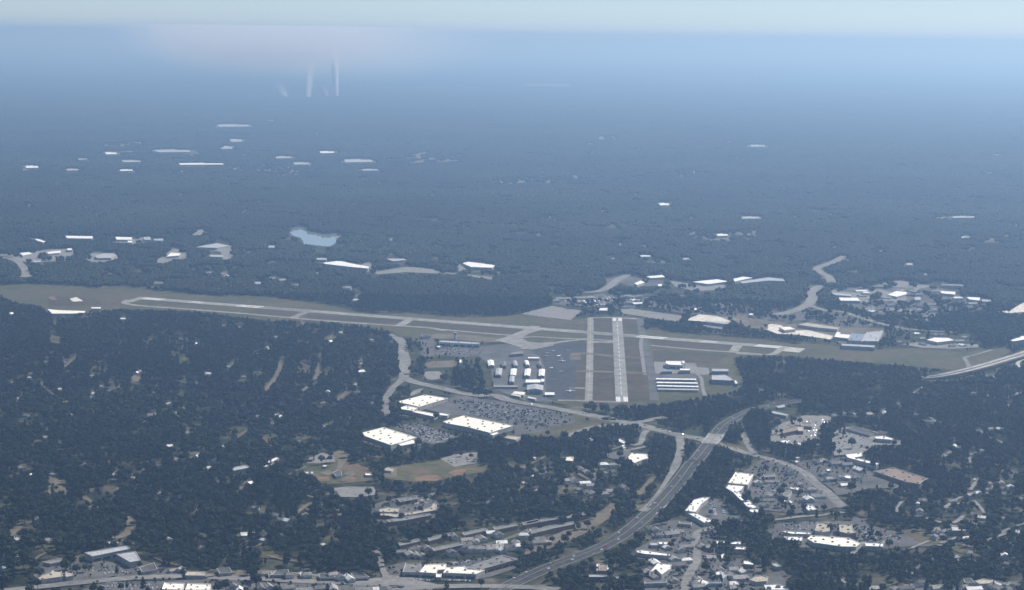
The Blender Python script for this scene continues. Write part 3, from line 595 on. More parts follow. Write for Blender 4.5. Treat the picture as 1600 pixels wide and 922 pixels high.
      ('far_lot', 'palelot', .5, .2, 'A6', [(880, 700), (960, 665), (1010, 690), (910, 745)], 'far speckled lot'),
      ('far_field', 'sand', .5, 0, 'A6', [(1320, 690), (1400, 680), (1475, 635), (1500, 690), (1380, 698)], 'pale far clearing at the edge of view'),
      ('far_lot', 'palelot', .5, .05, 'A4', [(680, 462), (870, 430), (1020, 445), (1060, 460), (1180, 470), (1370, 492), (1360, 505), (1180, 480), (1000, 468), (860, 462), (700, 475)], 'long pale strip of far lots in the woods'),
      ('far_lot', 'palelot', .5, .05, 'A4', [(1170, 410), (1210, 445), (1190, 470), (1160, 450)], 'far lot beside the white shed'),
      ('far_lot', 'palelot', .5, .1, 'A4', [(600, 425), (650, 395), (668, 400), (660, 445)], 'far lot at the end of the long shed'),
      ('far_lot', 'palelot', .5, .15, 'A3', [(-30, 360), (80, 355), (180, 345), (300, 330), (420, 330), (425, 395), (200, 405), (120, 400), (60, 375)], 'distant lots around pale sheds'),
      ('far_lot', 'palelot', .5, .12, 'A3', [(475, 380), (540, 350), (680, 352), (680, 385), (550, 412), (490, 400)], 'distant lot with a long shed'),
      ('far_lot', 'palelot', .5, .15, 'A3', [(640, 290), (740, 275), (830, 260), (870, 265), (870, 285), (770, 300)], 'distant lot behind twin sheds'),
      ('far_lot', 'palelot', .5, .15, 'A3', [(885, 400), (940, 370), (1000, 325), (1080, 340), (1075, 380), (930, 412)], 'distant lot around a cream shed'),
      ('far_lot', 'palelot', .5, .3, 'A3', [(920, 230), (1090, 220), (1210, 215), (1200, 250), (1110, 250), (930, 245)], 'distant thinly built clearing'),
      ('far_lot', 'palelot', .5, .1, 'A3', [(1115, 318), (1250, 293), (1335, 312), (1345, 380), (1290, 395), (1270, 345), (1190, 330)], 'distant grey lot with sheds'),
      ('clay_patch', 'clay', .5, None, 'A3', [(275, 605), (310, 600), (330, 622), (290, 622)], 'bare red patch in the airfield grass'),
      ('clay_patch', 'sand', .5, None, 'A3', [(400, 615), (440, 605), (480, 628), (420, 632)], 'bare sandy patch in the airfield grass'),
      ('clearing', 'lawn', .3, 0, 'B1', [(320, 175), (360, 170), (410, 215), (380, 240), (325, 225)], 'green clearing in the woods'),
      ('clearing', 'lawn', .3, .1, 'B1', [(600, 395), (650, 372), (712, 365), (705, 405), (640, 410), (665, 440), (598, 448)], 'grassy clearing amid the woods'),
      ('clearing', 'tan', .3, .2, 'B1', [(860, 450), (905, 425), (930, 450), (920, 485), (870, 490)], 'tan clearing amid the woods'),
      ('clearing', 'lawn', .3, 0, 'B1', [(1160, 350), (1180, 325), (1248, 330), (1235, 355), (1180, 368)], 'small grassy clearing amid the woods'),
      ('clearing', 'lawn', .3, .1, 'B2', [(370, 860), (400, 835), (480, 825), (485, 845), (430, 860), (420, 890), (385, 885)], 'tan clearing between the woods'),
      ('clearing', 'lawn', .3, 0, 'B7', [(420, 680), (500, 650), (560, 690), (570, 712), (490, 715), (430, 705)], 'tan clearing amid the lower woods'),
      ('clearing', 'lawn', .3, .1, 'B7', [(280, 600), (340, 540), (395, 530), (370, 590), (330, 615)], 'pale clearing amid the lower woods'),
      ('clearing', 'lawn', .3, .1, 'B6', [(270, 625), (340, 610), (395, 630), (380, 665), (300, 665)], 'green clearing amid the lower woods'),
      ('clearing', 'tan', .3, .2, 'B6', [(310, 190), (420, 205), (440, 260), (430, 310), (340, 280), (320, 330), (305, 250)], 'bare slope amid the lower woods'),
      ('clearing', 'verge', .3, .1, 'C3', [(400, 390), (430, 360), (530, 390), (540, 430), (420, 440)], 'clearing around a cream house'),
      ('commercial_yard', 'lot', .33, .1, 'C3', [(780, 375), (920, 335), (990, 350), (970, 415), (880, 420), (800, 400)], 'paved yard beside the cream commercial building'),
      ('commercial_yard', 'lot', .33, .15, 'C3', [(160, 490), (340, 462), (335, 480), (270, 550), (180, 530)], 'pale triangular yard amid trees'),
      ('commercial_yard', 'tan', .33, .35, 'C3', [(590, 510), (800, 460), (840, 480), (680, 520), (760, 560), (720, 600), (680, 590), (690, 550), (600, 530)], 'yards amid the trees below the cream building'),
      ('motel_yard', 'lot', .33, .2, 'C7', [(1330, 590), (1390, 580), (1480, 600), (1537, 640), (1430, 650), (1350, 610)], 'pale yard at the edge of the suburb')]
for nm, m, z, cv, reg, pts, lb in FL:
    flat(nm, m, z + lay() * .3, cv, reg, pts, lb)
paint(P('C1', [(500, 590), (550, 595), (550, 635), (505, 635)]), .9); paint(P('B7', [(785, 55), (805, 55), (805, 90), (780, 95)]), .9); paint(P('B7', [(822, 50), (850, 50), (852, 85), (825, 90)]), .9)
paint(P('C5', [(780, 260), (930, 240), (940, 330), (780, 325)]), .45)
paint(P('C5', [(370, 330), (450, 185), (490, 220), (500, 300), (495, 390), (380, 350)]), .95)
paint(P('C6', [(620, 310), (740, 320), (750, 390), (640, 400), (600, 370)]), .9)
paint(P('B7', [(345, 870), (400, 800), (440, 840), (500, 900), (510, 940), (330, 940)]), .95)
paint(P('C2', [(280, 900), (470, 850), (600, 870), (650, 930), (270, 930)]), .95)
_cl = list(CLEARS)
for v in _cl: clear_strip(v, 0)
# lake
lp = P('A4', [(192, 232), (222, 205), (268, 195), (300, 222), (345, 235), (400, 245), (470, 235), (462, 295), (425, 312), (385, 312), (330, 305), (278, 302), (262, 268), (215, 252)])
lp = [((a_[0] + (b_[0] - a_[0]) * t_ + random.uniform(-.9, .9)), (a_[1] + (b_[1] - a_[1]) * t_ + random.uniform(-.5, .5))) for a_, b_ in zip(lp, lp[1:] + lp[:1]) for t_ in (0, .25, .5, .75)]
flat('lake', 'water', .5, 0, 'F', lp, 'pale still lake amid the dark woods'); paint([(x, y + 1) for x, y in lp], 0); paint(lp, 0)
for reg, pts in (('r1', [(720, 522), (900, 520), (1025, 532), (1020, 542), (880, 548), (780, 540), (715, 530)]), ('r1', [(820, 375), (920, 372), (918, 382), (830, 383)]), ('r1', [(290, 455), (420, 445), (560, 440), (540, 450), (380, 458)]), ('r1', [(1265, 490), (1330, 475), (1450, 480), (1440, 510), (1380, 505), (1290, 515)]), ('r1', [(590, 430), (650, 418), (645, 432)]),
                 ('r2', [(-60, 562), (30, 560), (75, 555), (60, 568), (0, 574), (-60, 574)]), ('r2', [(98, 560), (175, 556), (200, 540), (205, 555), (170, 570), (110, 572)]), ('r2', [(265, 424), (330, 428), (330, 438), (270, 437)]), ('r2', [(515, 535), (550, 528), (600, 530), (555, 552), (525, 552)]), ('r2', [(1460, 535), (1530, 538), (1520, 551), (1470, 546)]),
                 ('r2', [(40, 262), (180, 264), (180, 270), (40, 268)]), ('r2', [(380, 288), (460, 288), (455, 294), (380, 293)]), ('A5', [(950, 235), (1000, 225), (1140, 240), (1260, 260), (1270, 290), (1130, 285), (1040, 255)]), ('A5', [(1280, 235), (1400, 220), (1430, 240), (1360, 275)]), ('A6', [(1180, 266), (1340, 268), (1340, 282), (1200, 280)]), ('A6', [(600, 340), (690, 332), (680, 348), (610, 350)]), ('A6', [(965, 298), (1040, 305), (1030, 325), (970, 320)]), ('A6', [(1415, 265), (1475, 270), (1475, 280), (1420, 278)])):
    flat('far_field', 'tan', 1.0, 0.25, reg, pts, 'faint pale clearing far off in the haze')

rs_ = random.Random(5)
for k_ in range(230):
    cx_, cy_ = rs_.uniform(10, 1590), rs_.choice((rs_.uniform(160, 260), rs_.uniform(225, 330), rs_.uniform(330, 430), rs_.uniform(340, 430)))
    if cover_at(np.array([cx_]), np.array([cy_]))[0] < .5: continue
    sx_ = 3 + 14 * rs_.random() ** 2; sy_ = rs_.uniform(.8, 2.4) * (cy_ / 330)
    flat('far_field', rs_.choice(('palelot', 'tan', 'lawn', 'tan')), 1.0, .3, 'F', [(cx_ + sx_ * math.cos(a) * rs_.uniform(.6, 1.1), cy_ + sy_ * math.sin(a) * rs_.uniform(.6, 1.1)) for a in [i * math.pi / 4 for i in range(8)]], 'faint pale clearing far off in the haze')

# ------------------------------------------------------------------ buildings
unit_me = {}
BLD = []
def unit_mesh(sx, sy, sz):
    k = (round(sx, 1), round(sy, 1), round(sz, 1))
    if k not in unit_me:
        v, f = bx(sx, sy, sz * .8); v2, f2 = bx(sx * .6, sy * .6, sz * .2, (0, 0, sz * .8)); n = len(v)
        unit_me[k] = mesh('rooftop_unit', v + v2, f + [tuple(i + n for i in q) for q in f2], 'unit')
    return unit_me[k]
def building(name, label, cat, reg, pts, H, roof='cream', wall='wall', units=0, group=None, far=False, glass=False, usize=3.2):
    px = P(reg, pts)
    wp = [g(x, y, H) for x, y in px]
    paint([(x, y) for x, y in px], 0)
    paint([proj(p.x, p.y, 0) for p in wp], 0)
    BLD.append((sum(p.x for p in wp) / len(wp), sum(p.y for p in wp) / len(wp), label))
    if area2(wp) < 0: wp = wp[::-1]
    cx = sum(p.x for p in wp) / len(wp); cy = sum(p.y for p in wp) / len(wp)
    q = [(p.x - cx, p.y - cy) for p in wp]
    root = link(name, None, loc=(cx, cy, 0)); tag(root, label, cat, group)
    n = len(q)
    wv = [(x, y, -.3) for x, y in q] + [(x, y, H - .4) for x, y in q]
    link('wall', mesh('wall', wv, [(i, (i + 1) % n, n + (i + 1) % n, n + i) for i in range(n)], wall), root)
    v, f = prism(offset(q, -.15 if not far else .3), H - .9, H - .3 if not far else H)
    link('roof', mesh('roof', v, f, roof), root)
    if not far:
        v, f = ring(q, -.45, .25, H - .38, H + .55); link('parapet', mesh('parapet', v, f, 'parapet' if roof != 'cream' else roof), root)
    if glass:
        best = None                                                 # dark glazing along the wall that faces the viewer
        for i in range(n):
            a, b = Vector(q[i]), Vector(q[(i + 1) % n]); e = b - a; nn = Vector((e.y, -e.x)).normalized()
            sc = e.length * max(0, -nn.y)
            if best is None or sc > best[0]: best = (sc, a, b, nn)
        sc, a, b, nn = best; e = (b - a); Ln = e.length; e.normalize()
        k = max(1, int(Ln / 14)); wd = Ln / k
        for i in range(k):
            u0, u1 = a + e * (i * wd + wd * .12), a + e * ((i + 1) * wd - wd * .12)
            o_ = nn * .12; pl = [(u0 + o_), (u1 + o_), (u1 - nn * .1), (u0 - nn * .1)]
            if area2(pl) < 0: pl = pl[::-1]
            v, f = prism([(p.x, p.y) for p in pl], H * .15, H * .55); link('window', mesh('window', v, f, 'glass'), root)
    if units:
        xs = [p[0] for p in q]; ys = [p[1] for p in q]; a = Vector(q[1]) - Vector(q[0]); ang = math.atan2(a.y, a.x)
        inn = offset(q, -4.0); cand = []
        for tr in range(400):
            p = (random.uniform(min(xs), max(xs)), random.uniform(min(ys), max(ys)))
            if inside(p, inn) and inside(p, q): cand.append(p)
        chosen = []
        while cand and len(chosen) < units:
            c = max(cand, key=lambda c: min([(c[0] - o[0]) ** 2 + (c[1] - o[1]) ** 2 for o in chosen] or [-(c[0] ** 2 + c[1] ** 2)]))
            chosen.append(c); cand.remove(c)
        for c in chosen:
            o = link('rooftop_unit', unit_mesh(usize, usize * .75, usize * .55), root, (c[0], c[1], H - .3)); o.rotation_euler.z = ang
    return root
def gabled(name, label, cat, reg, pts, H, roof='metal', wall='metal', axis=0, rise=1.6, group=None, door=True):
    """pitched shed: pts are the eave corners far-left, far-right, near-right, near-left"""
    px = P(reg, pts); wp = [g(x, y, H) for x, y in px]
    paint(px, 0); paint([proj(p.x, p.y, 0) for p in wp], 0)
    a, b = wp[3], wp[2]; paint([proj(a.x, a.y, H), proj(b.x, b.y, H), proj(b.x, b.y, 0), proj(a.x, a.y, 0)], 0)
    cx = sum(p.x for p in wp) / 4; cy = sum(p.y for p in wp) / 4
    q = [Vector((p.x - cx, p.y - cy)) for p in wp]
    root = link(name, None, loc=(cx, cy, 0)); tag(root, label, cat, group)
    ov = 1.0 + .8 / max(8, min((q[0] - q[1]).length, (q[1] - q[2]).length))
    if axis == 0: r0, r1 = (q[0] + q[1]) / 2, (q[2] + q[3]) / 2       # ridge runs away from the viewer
    else: r0, r1 = (q[0] + q[3]) / 2, (q[1] + q[2]) / 2
    v = [(p.x, p.y, -.2) for p in q] + [(p.x, p.y, H - .15) for p in q] + [(r0.x, r0.y, H + rise - .3), (r1.x, r1.y, H + rise - .3)]
    f = [(i, (i + 1) % 4, 4 + (i + 1) % 4, 4 + i) for i in range(4)]
    f += [(4, 5, 8), (6, 7, 9)] if axis == 0 else [(7, 4, 8), (5, 6, 9)]
    link('wall', mesh('wall', v, f, wall), root)
    e = [p * ov for p in q]; r0, r1 = r0 * ov, r1 * ov
    T = .25
    tp = [(p.x, p.y, H) for p in e] + [(r0.x, r0.y, H + rise), (r1.x, r1.y, H + rise)]
    bt = [(x, y, z - T) for x, y, z in tp]
    qf = [(0, 4, 5, 3), (4, 1, 2, 5)] if axis == 0 else [(0, 1, 5, 4), (4, 5, 2, 3)]
    ff = list(qf) + [tuple(k + 6 for k in reversed(x)) for x in qf]
    rim = [0, 4, 1, 2, 5, 3] if axis == 0 else [0, 1, 5, 2, 3, 4]
    ff += [(rim[i], rim[(i + 1) % 6], 6 + rim[(i + 1) % 6], 6 + rim[i]) for i in range(6)]
    link('roof', mesh('roof', tp + bt, ff, roof), root)
    if door:
        a, b = q[3], q[2]; ee = (b - a); nn = Vector((ee.y, -ee.x)).normalized()
        if nn.y > 0: nn = -nn
        pl = [a + ee * .15 + nn * .25, a + ee * .85 + nn * .25, a + ee * .85 - nn * .1, a + ee * .15 - nn * .1]
        if area2(pl) < 0: pl = pl[::-1]
        v, f = prism([(p.x, p.y) for p in pl], .05, H * .72); link('door', mesh('door', v, f, 'door'), root)
    return root

# the big stores
building('store', 'huge cream-roofed store with rooftop units just below the boulevard', 'store', 'C1', [(278, 130), (480, 78), (645, 103), (440, 165)], 8, 'cream', units=10)
building('store_annex', 'cream annex attached to the store just below the boulevard', 'store', 'C1', [(283, 178), (350, 155), (428, 172), (390, 195)], 8, 'cream', units=3)
building('store_annex', 'low cream canopy wing stretching beyond the annex of the first store', 'store', 'C1', [(388, 202), (432, 192), (575, 220), (548, 237)], 6, 'cream')
building('shop', 'small white shop between the two upper stores', 'shop', 'C1', [(580, 212), (600, 208), (655, 218), (640, 230), (590, 226)], 5, 'white')
building('store', 'huge cream-roofed store with rooftop units beside the wide tree-dotted lot', 'store', 'C1', [(610, 272), (760, 228), (1115, 302), (945, 352), (780, 310), (640, 285)], 8, 'cream', units=14)
building('store_annex', 'small white loading wing at the corner of the store by the wide lot', 'store', 'C1', [(945, 362), (1000, 345), (1015, 355), (970, 372)], 6, 'white')
building('store', 'huge cream-roofed store with rooftop units, lowest of the three, by the park', 'store', 'C1', [(0, 360), (185, 312), (420, 385), (235, 442)], 8, 'cream', units=12)
building('store_annex', 'white loading wing along the lowest of the three big stores', 'store', 'C1', [(275, 430), (390, 402), (468, 412), (400, 430), (310, 447)], 6, 'white')
building('pavilion', 'tan sandy-roofed pavilion at the corner of the wide store lot', 'pavilion', 'C1', [(1050, 388), (1082, 372), (1168, 380), (1135, 405)], 4, 'tanroof')
# airfield sheds
HS = [([(168, 178), (238, 178), (248, 238), (180, 240)], 'white', 'first white hangar in the far row, beside the access road'), ([(335, 195), (385, 195), (392, 242), (345, 245)], 'grey', 'small grey hangar second in the far row'),
      ([(475, 185), (515, 185), (530, 240), (488, 242)], 'metal', 'slim pale hangar in the middle of the far row'), ([(612, 182), (655, 182), (670, 232), (632, 232)], 'white', 'white hangar fourth in the far row, below the white strip shed'),
      ([(768, 195), (805, 195), (815, 238), (785, 238)], 'grey', 'grey hangar at the apron end of the far row'),
      ([(272, 278), (345, 275), (330, 352), (262, 350)], 'metal', 'pale grey hangar starting the second row'), ([(450, 282), (520, 282), (505, 355), (440, 352)], 'white', 'pale hangar second in the second row'),
      ([(620, 283), (688, 283), (675, 362), (608, 358)], 'white', 'bright hangar third in the second row'), ([(790, 287), (858, 288), (848, 362), (782, 362)], 'white', 'bright hangar at the apron end of the second row'),
      ([(440, 368), (492, 370), (485, 435), (430, 432)], 'metal', 'small grey hangar in front of the second row')]
for pts, rf, lb in HS: gabled('hangar', lb, 'hangar', 'E1', pts, 6.5, rf, 'metal', 0, group='small hangars beside the apron')
building('hangar', 'bright white flat-roofed hangar by the apron', 'hangar', 'E1', [(630, 405), (812, 405), (805, 445), (622, 445)], 8, 'white', 'metal')
building('hangar_office', 'white office block on the end of the bright flat-roofed hangar', 'office', 'E1', [(813, 397), (853, 400), (850, 435), (811, 437)], 9, 'white', 'metal')
gabled('hangar', 'large blue-grey pitched hangar in front of the bright white one', 'hangar', 'E1', [(645, 475), (838, 478), (832, 535), (640, 530)], 9, 'metal', 'metal', 0, 3.0)
building('shed', 'thin white shed at the head of the hangar yard', 'shed', 'E1', [(652, 136), (790, 138), (788, 156), (655, 155)], 5, 'white')
gabled('hangar', 'round-backed grey hangar below the ramp', 'hangar', 'E1', [(445, 85), (575, 68), (600, 95), (450, 108)], 6, 'grey', 'grey', 1, 3)
building('shed', 'long low white shed at the bottom of the hangar yard', 'shed', 'E1', [(245, 478), (530, 480), (530, 496), (245, 494)], 4.5, 'metal')
gabled('shed', 'cream-roofed shed beside the boulevard below the hangars', 'shed', 'E1', [(500, 550), (622, 562), (600, 592), (470, 575)], 6, 'cream', 'wall', 1)
gabled('shed', 'narrow cream lean-to along the boulevard', 'shed', 'E1', [(475, 583), (572, 603), (560, 614), (452, 592)], 4, 'cream', 'wall', 1)
gabled('shed', 'small white shed between boulevard and blue-grey hangar', 'shed', 'E1', [(668, 614), (755, 632), (742, 645), (648, 626)], 4.5, 'white', 'wall', 1)
gabled('shed', 'white shed at the near corner of the apron', 'shed', 'E1', [(858, 562), (968, 562), (970, 590), (858, 590)], 5, 'white', 'metal', 1)
building('terminal', 'long low terminal with pale roof behind its parking lot', 'terminal', 'B3', [(380, 226), (650, 242), (657, 256), (376, 240)], 8, 'metal', 'wallwhite', units=4, glass=True)
building('terminal_shed', 'small white building at the corner of the terminal lot', 'shed', 'B3', [(362, 268), (385, 264), (388, 274), (366, 277)], 4, 'white')
building('terminal_shed', 'small white kiosk midway along the terminal lot', 'shed', 'B3', [(455, 254), (478, 254), (478, 261), (456, 261)], 4, 'white')
building('hangar', 'dark square building at the head of the terminal ramp', 'building', 'B3', [(258, 186), (305, 184), (316, 197), (262, 202)], 7, 'dark', 'wall')
building('shed', 'little white shed at the end of the tan gravel lot', 'shed', 'B3', [(513, 360), (530, 358), (537, 378), (518, 382)], 4, 'white')
building('hangar', 'white maintenance hangar on the pale concrete pad', 'hangar', 'E2', [(360, 212), (580, 215), (585, 248), (618, 262), (600, 275), (402, 268), (358, 248)], 9, 'white', 'metal', glass=True)
building('hangar_office', 'white block at the back corner of the maintenance hangar', 'office', 'E2', [(582, 210), (622, 212), (620, 252), (586, 244)], 11, 'white', 'metal')
gabled('hangar', 'blue-grey shed in front of the maintenance hangar', 'hangar', 'E2', [(305, 335), (445, 335), (445, 358), (308, 360)], 6, 'bluemetal', 'bluemetal', 1)
building('hangar', 'square white hangar beside the blue-grey shed', 'hangar', 'E2', [(555, 318), (695, 318), (698, 345), (560, 345)], 7, 'white', 'metal')
for i, (pts, lb) in enumerate(zip([[(235, 452), (765, 460), (765, 476), (237, 468)], [(243, 502), (785, 512), (785, 528), (245, 518)], [(250, 548), (798, 560), (798, 576), (252, 564)], [(262, 592), (805, 602), (805, 620), (264, 610)]],
                         ['long white hangar row farthest from the dark wood, first of four', 'long white hangar row, second of four from the maintenance hangar', 'long white hangar row, third of four from the maintenance hangar', 'long bluish hangar row nearest the dark wood, last of four'])):
    gabled('hangar_row', lb, 'hangar', 'E2', pts, 4.5, 'white' if i < 3 else 'metal', 'wall', 1, 1.2, group='four long hangar rows')
gabled('hangar', 'grey-roofed hangar at the edge of the dark wood, upper of two', 'hangar', 'E2', [(1000, 322), (1222, 325), (1225, 355), (1003, 355)], 8, 'metal', 'bluemetal', 1, 2)
building('hangar', 'large silver hangar with angled end at the edge of the dark wood', 'hangar', 'E2', [(1000, 412), (1180, 405), (1250, 440), (1300, 480), (1255, 488), (1000, 476)], 9, 'metal', 'bluemetal')
building('shed', 'small bright shed at the tip of the silver hangar', 'shed', 'E2', [(1310, 485), (1335, 480), (1360, 528), (1325, 533)], 6, 'white')
# park and school
building('shelter', 'long white-roofed shelter at the edge of the ballpark', 'shelter', 'B7', [(1125, 164), (1200, 166), (1200, 179), (1126, 178)], 4, 'white')
building('shelter', 'tiny white pavilion at the tree edge of the ballpark', 'shelter', 'B7', [(730, 156), (755, 154), (757, 166), (733, 168)], 4, 'white')
building('shelter', 'second tiny white pavilion at the tree edge of the ballpark', 'shelter', 'B7', [(772, 155), (786, 155), (786, 168), (775, 168)], 4, 'white')
building('shelter', 'small white hut above the ballpark diamonds', 'shelter', 'B7', [(850, 111), (875, 111), (875, 121), (851, 122)], 4, 'white')
building('clubhouse', 'dark-roofed clubhouse in the middle of the ballpark', 'clubhouse', 'B7', [(915, 158), (945, 145), (970, 152), (970, 178), (935, 185)], 5, 'dark')
building('pavilion', 'cream hut on the bare yard beside the park field', 'pavilion', 'C1', [(180, 612), (220, 600), (255, 612), (235, 628), (195, 625)], 4, 'tanroof')
SC = [([(165, 285), (240, 268), (322, 275), (312, 305), (172, 305)], 'tan-roofed school wing at the back left of the school yard', 'tanroof'), ([(128, 320), (250, 314), (300, 322), (480, 295), (575, 268), (600, 232), (620, 250), (612, 290), (440, 322), (290, 346), (240, 335), (140, 330)], 'longest tan-roofed school wing bending round the yard', 'tanroof'),
      ([(225, 368), (350, 345), (560, 315), (578, 330), (372, 370), (240, 386)], 'straight pale school wing along the lower edge of the yard', 'grey'), ([(310, 200), (455, 176), (468, 200), (330, 226)], 'grey school block at the top of the yard', 'grey'), ([(572, 160), (640, 143), (650, 155), (585, 172)], 'small pale block among trees above the school', 'grey')]
for pts, lb, rf in SC: building('school_wing', lb, 'school', 'C2', pts, 6, rf, 'brick', units=3 if len(pts) < 7 else 6, usize=2.6)
# shopping strip and bottom left
building('shop', 'grey-roofed shop at the left end of the long shopping strip', 'shop', 'C2', [(375, 710), (493, 712), (495, 783), (350, 780)], 7, 'grey', 'wall', units=3, glass=True)
building('shop', 'cream-roofed shop second in the long shopping strip', 'shop', 'C2', [(485, 782), (530, 726), (580, 718), (695, 718), (690, 760), (625, 765), (615, 790)], 7.5, 'cream', 'wall', units=3, glass=True)
building('shop', 'cream-roofed middle shop of the long shopping strip', 'shop', 'C2', [(700, 745), (840, 735), (860, 758), (1000, 766), (930, 797), (672, 786)], 7.5, 'cream', 'wall', units=4, glass=True)
building('shop', 'long slanting brown-grey end wing of the shopping strip', 'shop', 'C2', [(855, 745), (1140, 650), (1255, 680), (960, 762)], 8, 'grey', 'brick', units=6, glass=True)
building('shop_entrance', 'bright yellowish entrance block in front of the shopping strip', 'shop', 'C2', [(618, 795), (658, 795), (655, 822), (615, 822)], 5, 'cream')
building('warehouse', 'long grey warehouse among trees near the lower corner', 'warehouse', 'B6', [(550, 680), (820, 635), (845, 655), (600, 705)], 9, 'metal', 'wall', glass=True)
building('warehouse', 'square grey warehouse beside the long grey one', 'warehouse', 'B6', [(755, 690), (880, 672), (912, 730), (845, 742)], 9, 'metal', 'wall')
building('shop', 'cream-roofed shop by the main street near the lower corner', 'shop', 'B6', [(245, 832), (330, 812), (345, 795), (398, 795), (405, 835), (258, 856)], 7, 'tanroof', 'wall', units=3, usize=2.5)
building('shop', 'small cream shop next to the larger cream-roofed shop', 'shop', 'B6', [(425, 805), (470, 803), (475, 830), (430, 838)], 6, 'tanroof')
building('shop', 'flat grey shop amid trees above the cream-roofed shop', 'shop', 'B6', [(278, 742), (390, 718), (412, 735), (330, 752)], 5, 'grey')
building('shop', 'bright white-roofed shop at the bottom edge, first of a pair', 'shop', 'B6', [(1052, 918), (1068, 875), (1195, 880), (1188, 922)], 7, 'cream', units=4, usize=2.5, glass=True)
building('shop', 'bright white-roofed shop at the bottom edge, second of a pair', 'shop', 'B6', [(1202, 922), (1220, 880), (1365, 885), (1370, 922)], 7, 'cream', units=5, usize=2.5, glass=True)
building('shed', 'white shed behind the long grey warehouse', 'shed', 'B6', [(700, 612), (735, 605), (740, 618), (712, 624)], 4, 'white')
for i, (pts, lb) in enumerate([([(490, 800), (510, 795), (515, 820), (495, 828)], 'first dark roof by the main street'), ([(545, 795), (625, 790), (630, 822), (515, 825)], 'dark roof behind a tan yard by the main street'), ([(820, 818), (900, 815), (930, 840), (830, 842)], 'dark-roofed shop by the main street beside a lone pine'),
                               ([(1030, 815), (1110, 812), (1150, 838), (1050, 842)], 'dark-roofed shop near the side street'), ([(160, 785), (240, 775), (260, 808), (180, 815)], 'dark roof at the wood edge by the main street'), ([(700, 805), (715, 805), (718, 828), (703, 830)], 'narrow white shop by the main street')]):
    building('shop', lb, 'shop', 'B7', pts, 5, 'dark' if i < 5 else 'white', 'wall', glass=i < 4)
building('shop', 'grey shop behind the tan yard near the main street', 'shop', 'B6', [(905, 775), (1000, 745), (1020, 790), (920, 805)], 5, 'dark')
building('shop', 'pale flat shop by the main street with dark front', 'shop', 'B6', [(1195, 800), (1329, 803), (1329, 830), (1205, 828)], 5, 'tanroof')
building('barn', 'pale green-roofed barn among the woods', 'barn', 'B7', [(235, 132), (355, 110), (376, 128), (272, 148)], 6, 'metal', 'wall')
building('house', 'slim white-roofed house on a slope in the woods', 'house', 'B7', [(485, 92), (548, 60), (565, 66), (505, 98)], 5, 'white')
building('house', 'small square white-roofed house below the slim one', 'house', 'B7', [(460, 112), (490, 108), (496, 120), (466, 125)], 5, 'white')
# apartments: long dark rows above the shopping strip
for i, (reg, pts) in enumerate([('C2', [(315, 552), (470, 518), (490, 535), (330, 572)]), ('C2', [(550, 510), (750, 465), (765, 482), (560, 535)]), ('C2', [(820, 470), (1000, 432), (1025, 448), (840, 490)]), ('C2', [(1065, 425), (1240, 395), (1262, 412), (1085, 448)]), ('C2', [(1295, 390), (1420, 364), (1440, 382), (1310, 410)]), ('C2', [(580, 590), (830, 540), (850, 560), (600, 615)]),
                             ('C4', [(0, 300), (110, 278), (130, 292), (20, 318)]), ('C4', [(330, 250), (500, 215), (525, 232), (350, 268)]), ('C4', [(45, 370), (230, 325), (400, 295), (415, 315), (240, 350), (60, 395)]), ('C4', [(130, 275), (290, 250), (305, 268), (140, 295)])]):
    building('apartment_block', ['grey-roofed apartment row closest to the side street', 'second grey apartment row in the upper line', 'third grey apartment row in the upper line', 'fourth grey apartment row in the upper line', 'fifth grey apartment row in the upper line', 'grey apartment row in the lower line near the shopping strip', 'apartment row left of the double line by the highway woods', 'apartment row at the end of the line by the highway woods', 'bent apartment row in the lower line by the highway woods', 'middle apartment row by the highway woods'][i], 'apartments', reg, pts, 7, 'grey', 'brick', group='long apartment rows')
# between park and highway
building('shop', 'cream-roofed commercial building with broken outline in the wood by the slip road', 'building', 'C3', [(965, 402), (1000, 362), (1160, 375), (1130, 412), (1085, 420), (1060, 430), (1022, 445), (990, 425)], 7, 'cream', units=2)
building('house', 'white-roofed motel block in trees below the curving road', 'motel', 'C3', [(865, 255), (900, 244), (955, 268), (930, 284)], 6, 'white')
building('house', 'small white block in front of the motel block', 'motel', 'C3', [(912, 300), (938, 290), (952, 315), (930, 325)], 5, 'white')
building('house', 'cream house in a clearing above the apartment woods', 'house', 'C3', [(425, 402), (500, 392), (515, 398), (505, 430), (445, 425)], 5, 'cream', 'brick')
building('house', 'tiny white-roofed house on the wooded slope above the cream house', 'house', 'C3', [(160, 388), (175, 384), (203, 402), (190, 411)], 4, 'white')
building('shed', 'white-roofed shed in the park woods beside a triangular yard', 'shed', 'C3', [(158, 546), (185, 544), (188, 556), (163, 560)], 4, 'white')
# east side
building('strip_mall', 'white strip mall wing climbing beside the highway', 'mall', 'C6', [(55, 205), (130, 112), (205, 92), (265, 92), (190, 150), (145, 215)], 7, 'white', units=6, usize=2.6)
building('strip_mall', 'white lower wing of the strip mall bending round the car lot', 'mall', 'C6', [(80, 227), (150, 222), (295, 290), (215, 305), (150, 265)], 7, 'white', units=5, usize=2.6)
building('store', 'square cream-roofed store at the top of the stepped white strip', 'store', 'C5', [(400, 690), (460, 602), (600, 622), (555, 705)], 9, 'cream', units=8, usize=3)
building('shop', 'stepped white shop below the square cream store', 'shop', 'C5', [(380, 730), (405, 700), (530, 710), (500, 752), (445, 770)], 7, 'white', units=3, usize=2.6)
building('shop', 'narrow white link shop in the stepped strip', 'shop', 'C5', [(442, 772), (485, 758), (532, 820), (508, 838)], 7, 'white', units=2, usize=2.4)
building('shop', 'white shop with panelled roof low in the stepped strip', 'shop', 'C5', [(515, 842), (562, 826), (635, 888), (560, 895)], 7, 'white', units=3, usize=2.6)
